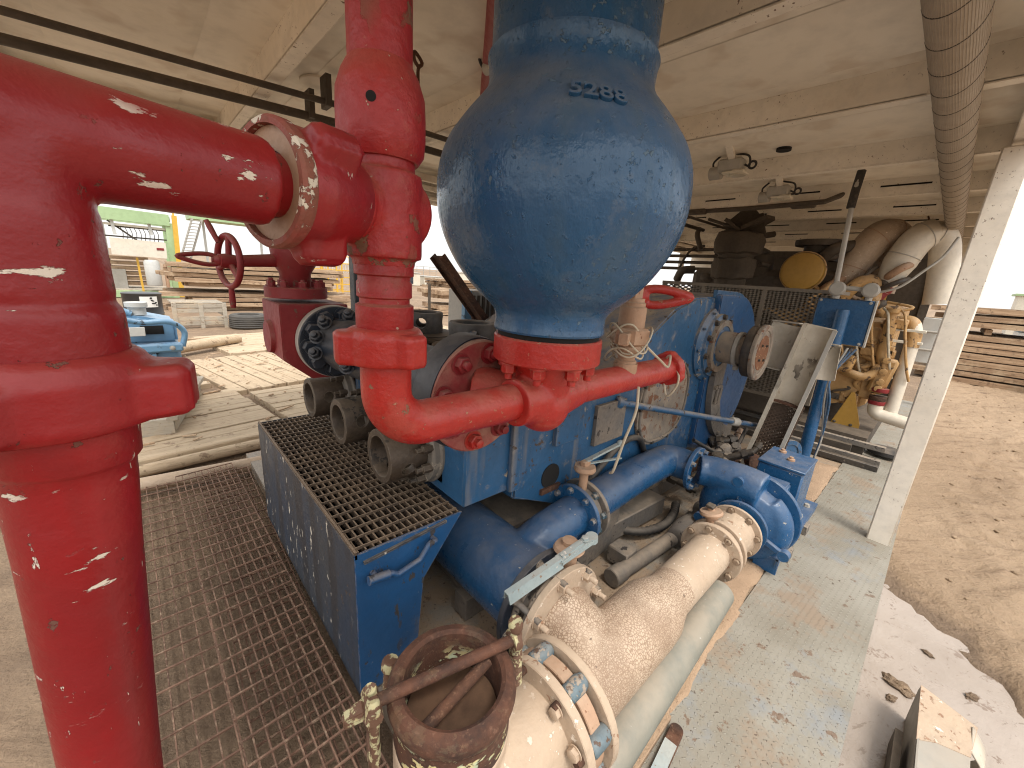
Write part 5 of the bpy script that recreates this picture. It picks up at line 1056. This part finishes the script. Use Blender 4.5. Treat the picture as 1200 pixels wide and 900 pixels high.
for y,z in ((-.7,1.14),(-2.4,1.14),(-5,1.14)): tag(part('spacer_timber',B().box((15.8,y,z),(2.2,.12,.13),bev=.01),M['woods'],org=(15.8,y,z)),'short spacer block between the upper mats of the right-hand stack','timber','spacers in the right-hand stack')
T=thing('light_plank','pale plank leaning at the near end of the right-hand mat stack','plank',(14.2,-1.6,-.1)); b=B(); b.bar((14.3,-1.75,-.1),(14.35,-1.9,.95),.5,.08); part('board',b,M['woodg'],T)
T=thing('machine_box','small blue and white machine seen through the gap in the right-hand stack','machine',(22,-3,0)); b=B(); b.box((24,-2.9,1.2),(2,2.4,.5),bev=.05); part('hood',b,M['lblue'],T); b=B(); b.box((24,-2.9,1.55),(2.1,2.5,.2),bev=.05); b.box((24,-2.9,.4),(1.8,2.2,1.1),bev=.05); part('body',b,M['pgrey'],T)
T=thing('site_cabin','long pale site cabin with green roof edge beyond the right-hand stack','cabin',(45,-12,0)); b=B(); b.box((48,-14,1.3),(3,22,2.8)); part('wall',b,M['offw'],T); b=B(); b.box((48,-14,2.75),(3.3,22.4,.14)); part('roof',b,M['green'],T)
for y in (-6,-10,-14,-18): part('window',B().box((46.49,y,1.6),(.05,1.4,.9)),M['navy'],T)
# green frame skid building on the left
T=thing('green_frame_skid','pale green framed open skid building with yellow rails and a sign banner','skid building',(0,22,-.1))
b=B(); b.bar((-4.2,22,3.0),(1.25,22,2.9),.25,.42); b.bar((-4.2,22,.0),(1.25,22,-.0),.3,.25); part('frame_beam',b,M['green'],T)
b=B(); b.bar((1.15,22,-.1),(1.22,22,2.8),.16,.22); part('corner_column',b,M['green'],T); b=B(); b.bar((-4.2,24.4,3.0),(1.25,24.4,2.9),.2,.3); b.bar((1.15,24.4,-.1),(1.2,24.4,2.8),.16,.16); b.bar((1.2,22,2.95),(1.2,24.4,2.95),.16,.2); part('rear_frame',b,M['green'],T)
for z in (2.55,1.95): part('rail',B().bar((-4,22.1,z+.06),(1.1 if z>2.2 else -.7,22.1,z),.08,.08),M['offw'],T)
for x,z0,z1 in ((-.75,1.3,2.75),(-.4,2.2,2.75),(.65,2.3,2.75),(-3,1,2.7)): part('white_post',B().bar((x,22.05,z0),(x-.03,22.05,z1),.08,.1),M['pgrey'],T)
b=B(); b.box((-1.15,23.6,1.3),(.9,.1,2.6)); b.box((-.9,23.2,.5),(1.2,.8,.8)); part('grey_panel',b,M['galv'],T)
b=B()
for k in range(9):
    x=-.2+.13*k; b.tube(spline([(x,22.4,2.05),(x+.03,22.35,2.3),(x-.02,22.4,2.5)],4),.012,6)
b.box((.3,22.5,2.55),(1.7,.2,.12)); b.box((.2,22.6,2.15),(1.9,.1,.05)); part('hose_rack',b,M['dkbrown'],T)
b=B(); b.bar((-.55,22.3,2.7),(.25,22.3,2.0),.1,.06); part('brace',b,M['dkbrown'],T)
b=B(); b.box((.22,21.6,1.75),(1.58,.03,.60),Matrix.Rotation(R(1.5),3,'Y')); bn=part('banner',b,M['offw'],T)
part('logo_mark',B().box((.83,21.575,1.77),(.22,.01,.09)),M['red4'],bn)
for x0,z0,x1,z1 in ((-.82,0,-.86,2.05),(.13,0.1,.1,1.4),(-.95,-.1,-.85,.5)): part('yellow_rail',B().bar((x0,21.8,z0),(x1,21.8,z1),.07,.07),M['ylw'],T)
b=B(); b.lathe([(0,0),(.22,0),(.24,.05),(.24,.9),(.2,.98),(0,1.0)],(.5,21.7,.35),Z,28); part('white_tank',b,M['pgrey'],T)
for z in (.35,.55,.75,.95,1.15,1.35): part('shelf_timber',B().box((-.25,23.3,z),(1.4,.6,.13),bev=.01),M['wooda'],T)
part('red_pipe',B().cyl((.9,21.7,.3),(.9,21.7,1.2),.06),M['tan'],T); part('deck',B().box((-1.4,23.2,.12),(5.2,2.4,.08)),M['woodg'],T)
T=thing('yellow_post','tall yellow post standing at the corner of the green frame','post',(1.35,21.9,-.1)); b=B(); b.bar((1.30,21.9,-.1),(1.42,21.9,3.1),.16,.16); part('shaft',b,M['ylw'],T); part('cap',B().box((1.4,21.9,3.3),(.06,.06,.5)),M['ylw'],T)
T=thing('steel_stair','grey steel stair flight rising toward the green platform','stair',(2.4,30,0)); 
for s in (-.22,.22): part('stringer',B().bar((2.0+s,30,.8),(2.95+s,30,3.6),.05,.10),M['galv'],T)
b=B()
for k in range(17): b.box((2.0+.95*k/17,30,.85+2.8*k/17),(.42,.25,.04))
part('treads',b,M['galv'],T)
T=thing('green_platform','pale green raised platform edge at the head of the steel stair','platform',(4,31,3.6)); b=B(); b.box((4.6,31,3.75),(4,2,.35)); part('deck_edge',b,M['green'],T); b=B(); b.bar((3.3,31,-.1),(3.3,31,3.6),.12,.12); b.bar((6.2,31,-.1),(6.2,31,3.6),.12,.12); part('leg',b,M['pgrey'],T)
def cage(x,y,w,d_,h,lab,mat):
    T=thing('pipe_cage',lab,'frame',(x,y,-.1)); b=B()
    for i in (0,.5,1):
        for j in (0,1): b.box((x+i*w,y+j*d_,h/2-.1),(.09,.09,h))
    part('posts',b,mat,T); b=B()
    for j in (0,1):
        b=B(); b.box((x+w/2,y+j*d_,h-.2),(w,.06,.06)); [b.box((x+w/2,y+j*d_,.1+k*(h-.3)/5),(w,.06,.06)) for k in range(5)]; [b.box((x+q*w,y+j*d_,h/2-.1),(.05,.05,h-.2)) for q in (.05,.95)]; part('rail_panel',b,mat,T)
    b=B()
    for k in range(12): b.box((x+w*k/11,y,h*.62),(.035,.035,h*.22))
    part('bars',b,M['pgrey'],T)
cage(7.9,25,1.7,1.5,2.3,'yellow steel pipe cage seen between the red unions',M['ylw'])
for k,x in enumerate((6.55,6.95,7.3)): tag(part('pipe_end',B().lathe([(.09,0),(.16,0),(.16,1.6),(.09,1.6)],(x,20,.0),Y,24,loop=True),M['galv'],org=(x,20,0)),'open steel pipe end lying before the yellow cage','pipe','pipe ends by the yellow cage')
T=thing('white_rail_frame','thin white rail frame standing left of the yellow cage','frame',(7.2,27,-.1)); b=B()
for x in (7.0,8.2): b.box((x,27,1.4),(.06,.06,3.0))
for z in (1,2,2.8): b.box((7.6,27,z),(1.3,.05,.05))
part('tubes',b,M['pgrey'],T)
# far cabins, rails, spoil
for x,y,w,d_,h,lab in ((21.3,40,1.6,2,1.3,'small white cabin with dark door far off between riser and vessel'),(24,41,2.4,2,1.0,'low white container far off right of the small cabin'),(33,48,5,3,1.6,'pale container at the horizon behind the blue vessel')):
    T=thing('far_cabin',lab,'cabin',(x,y,-.1)); part('wall',B().box((x+w/2,y+d_/2,h/2-.1),(w,d_,h),bev=.03),M['offw'],T); part('roof',B().box((x+w/2,y+d_/2,h-.06),(w+.15,d_+.15,.07)),M['pgrey'],T); part('door',B().box((x+.5,y-.02,h*.42),(.45,.04,h*.7)),M['navy'],T)
T=thing('guard_rail','grey guard rail line on the horizon of the yard','rail',(26,45,1))
for k in range(7): part('stanchion',B().box((24.4+k*.9,45,.95),(.05,.05,2.1)),M['galv'],T)
for z in (1.5,2.0): part('rail_tube',B().box((27.1,45,z),(5.6,.05,.05)),M['galv'],T)
stack('timber_mat','rough timber mat in the stack glimpsed right of the red riser','timber mats behind the pump',9.0,12.2,14.5,16.2,-.15,5,.22,'x',M['wooda'],9,(2,))
stack('timber_mat','rough timber mat in the low far stack near the white cabins','timber mats near the cabins',17.5,22,27,30,-.15,6,.2,'x',M['wooda'],12)
T=thing('thin_post','thin dark upright rod standing in front of the far mats','post',(4.4,7.4,-.1)); part('rod',B().cyl((4.45,7.4,-.1),(4.45,7.4,1.42),.03),M['dkbrown'],T); part('base',B().box((4.45,7.4,-.05),(.2,.2,.06)),M['dkbrown'],T)
# items just behind the pump
T=thing('navy_post','dark navy square support post behind the red riser','post',(1.2,3.0,0)); b=B(); b.box((1.20,3.0,.88),(.09,.09,1.78),bev=.006); part('column',b,M['navy'],T)
T=thing('rusty_channel','rusty perforated steel channel propped at a slant behind the blue vessel','channel',(2.3,3.2,1)); b=B(); q0,q1=V((2.62,3.2,1.15)),V((2.0,3.2,1.82)); dq=(q1-q0).normalized(); b.bar(q0,q1,.16,.012,up=V((.7,.0,.7))); b.bar(q0+Y*-.08,q1-Y*.08,.012,.07,up=V((.7,0,.7))); b.bar(q0+Y*.08,q1+Y*.08,.012,.07,up=V((.7,0,.7))); part('web',b,M['rust'],T); part('prop',B().cyl((2.55,3.25,0),(2.55,3.25,1.2),.03),M['rust'],T)
T=thing('blue_cabinet','blue and grey ribbed cabinet standing behind the vessel foot','cabinet',(2.8,3.7,0)); b=B(); b.box((3.1,3.9,.75),(.75,.4,1.5),bev=.01); part('case',b,M['galv'],T); b=B(); b.box((2.70,3.69,.75),(.09,.06,1.5)); part('edge_frame',b,M['lblue'],T); b=B(); [b.box((2.80+.07*k,3.692,.8),(.03,.02,1.3)) for k in range(9)]; part('ribs',b,M['dkbrown'],T)
# white units beyond the pump top right of vessel
T=thing('white_unit','white equipment enclosure beyond the pump, right of the blue vessel','enclosure',(8,6.0,0)); b=B(); b.box((8.2,6.6,1.0),(1.2,1.0,2.0),bev=.02); part('case',b,M['offw'],T); b=B(); b.box((8.0,6.08,1.6),(.3,.05,.4)); part('door',b,M['pgrey'],T)
T=thing('white_unit','tall cream panel standing beyond the pump next to the white enclosure','panel',(7.6,4.7,0)); b=B(); b.box((7.6,4.7,.9),(.15,.45,1.9),bev=.02); part('case',b,M['offw'],T); b=B(); b.box((7.6,4.4,.95),(.1,.08,1.8)); part('post',b,M['pgrey'],T)
# ================================================================ right foreground
T=thing('bent_steel_fairing','pale bent sheet-metal fairing with torn edge lying in the wet mud','sheet metal',(2.2,-.4,-.15))
zt=.07
a0,a1=V((2.33,-.305,zt)),V((1.70,-.305,zt)); 
b=B(); b.prism([(2.33,-.305,zt),(2.36,-.305,zt-.05),(2.36,-.305,GZ-.02),(1.6,-.305,GZ-.02),(1.6,-.305,zt)],(0,-.006,0)); part('side_wall',b,M['taupe'],T)  # shaded side coloured greyer than the cream top of the same sheet
b=B(); b.prism([(2.33,-.303,zt+.001),(2.26,-.47,zt),(2.09,-.45,zt-.012),(2.05,-.36,zt-.004),(2.00,-.303,zt)],(0,0,-.006)); part('top_sheet',b,M['cream'],T)
b=B(); b.prism([(2.05,-.36,zt-.006),(2.09,-.45,zt-.014),(1.95,-.46,zt-.10),(1.70,-.46,zt-.12),(1.70,-.303,zt-.02),(2.0,-.303,zt-.004)],(0,0,-.006)); part('folded_sheet',b,M['taupe'],T)
b=B(); lip=[[V((2.12+.12*t-.02*s,-.455-.05*math.sin(s*1.1),zt-.012-.05*s+.02*t)) for s in (0,.5,1,1.5,2,2.4)] for t in (0,.5,1)]
vv=[[b.bm.verts.new(p) for p in r] for r in lip]
for i in range(2):
    for j in range(5): b.face((vv[i][j],vv[i][j+1],vv[i+1][j+1],vv[i+1][j]))
lp=part('torn_lip',b,M['chalk'],T); so=lp.modifiers.new('s','SOLIDIFY'); so.thickness=.006
T=thing('dark_gap_strip','dark strip standing in for the shaded gap beside the fairing','bar',(2.0,-.27,-.15)); part('bar',B().box((1.85,-.272,-.09),(.55,.025,.10)),M['dkbrown'],T)  # dark strip added to paint the shaded gap along the side wall
r=random.Random(91); b=B()
for k in range(420):      # pebbles and litter trodden into the mud
    x,y=r.uniform(2.8,13),-.35-abs(r.gauss(0,1.6)); q=r.uniform(.006,.024)
    if x<3.6 and y>-1: continue
    b.box((x,y,gh(x,y)+q*.2),(q*r.uniform(1,2.4),q*1.2,q*.8),Matrix.Rotation(r.random()*3,3,'Z'),bev=q*.3)
struct('pebbles',b,M['ground'],'stuff')
def clod(x,y,r_,lab,sd):
    t=bmesh.new(); bmesh.ops.create_icosphere(t,subdivisions=4,radius=1)
    b=B()
    for q in t.verts:
        n_=mn.fractal(q.co*1.6+V((sd,0,0)),1,2,5); q.co=V((q.co.x*r_*1.5*(1+.55*n_),q.co.y*r_*.9*(1+.6*n_),max(-.3,q.co.z)*r_*.38*(1+.9*n_)))
    b.add(t,Matrix.Translation((x,y,GZ-.008))@Matrix.Rotation(sd,4,'Z')); tag(part('mud_clod',b,M['ground'],org=(x,y,GZ),sm=60),lab,'clod','mud clods in the wet patch')
clod(2.56,-.27,.040,'largest dark mud clod in the wet patch, nearest the fairing',1.3)
clod(2.44,-.25,.018,'small mud crumb between the largest clod and the fairing',2.9)
clod(2.95,-.36,.016,'small mud crumb in the middle of the wet patch',4.1)
clod(2.78,-.52,.020,'flat mud lump toward the brown island in the wet patch',5.7)
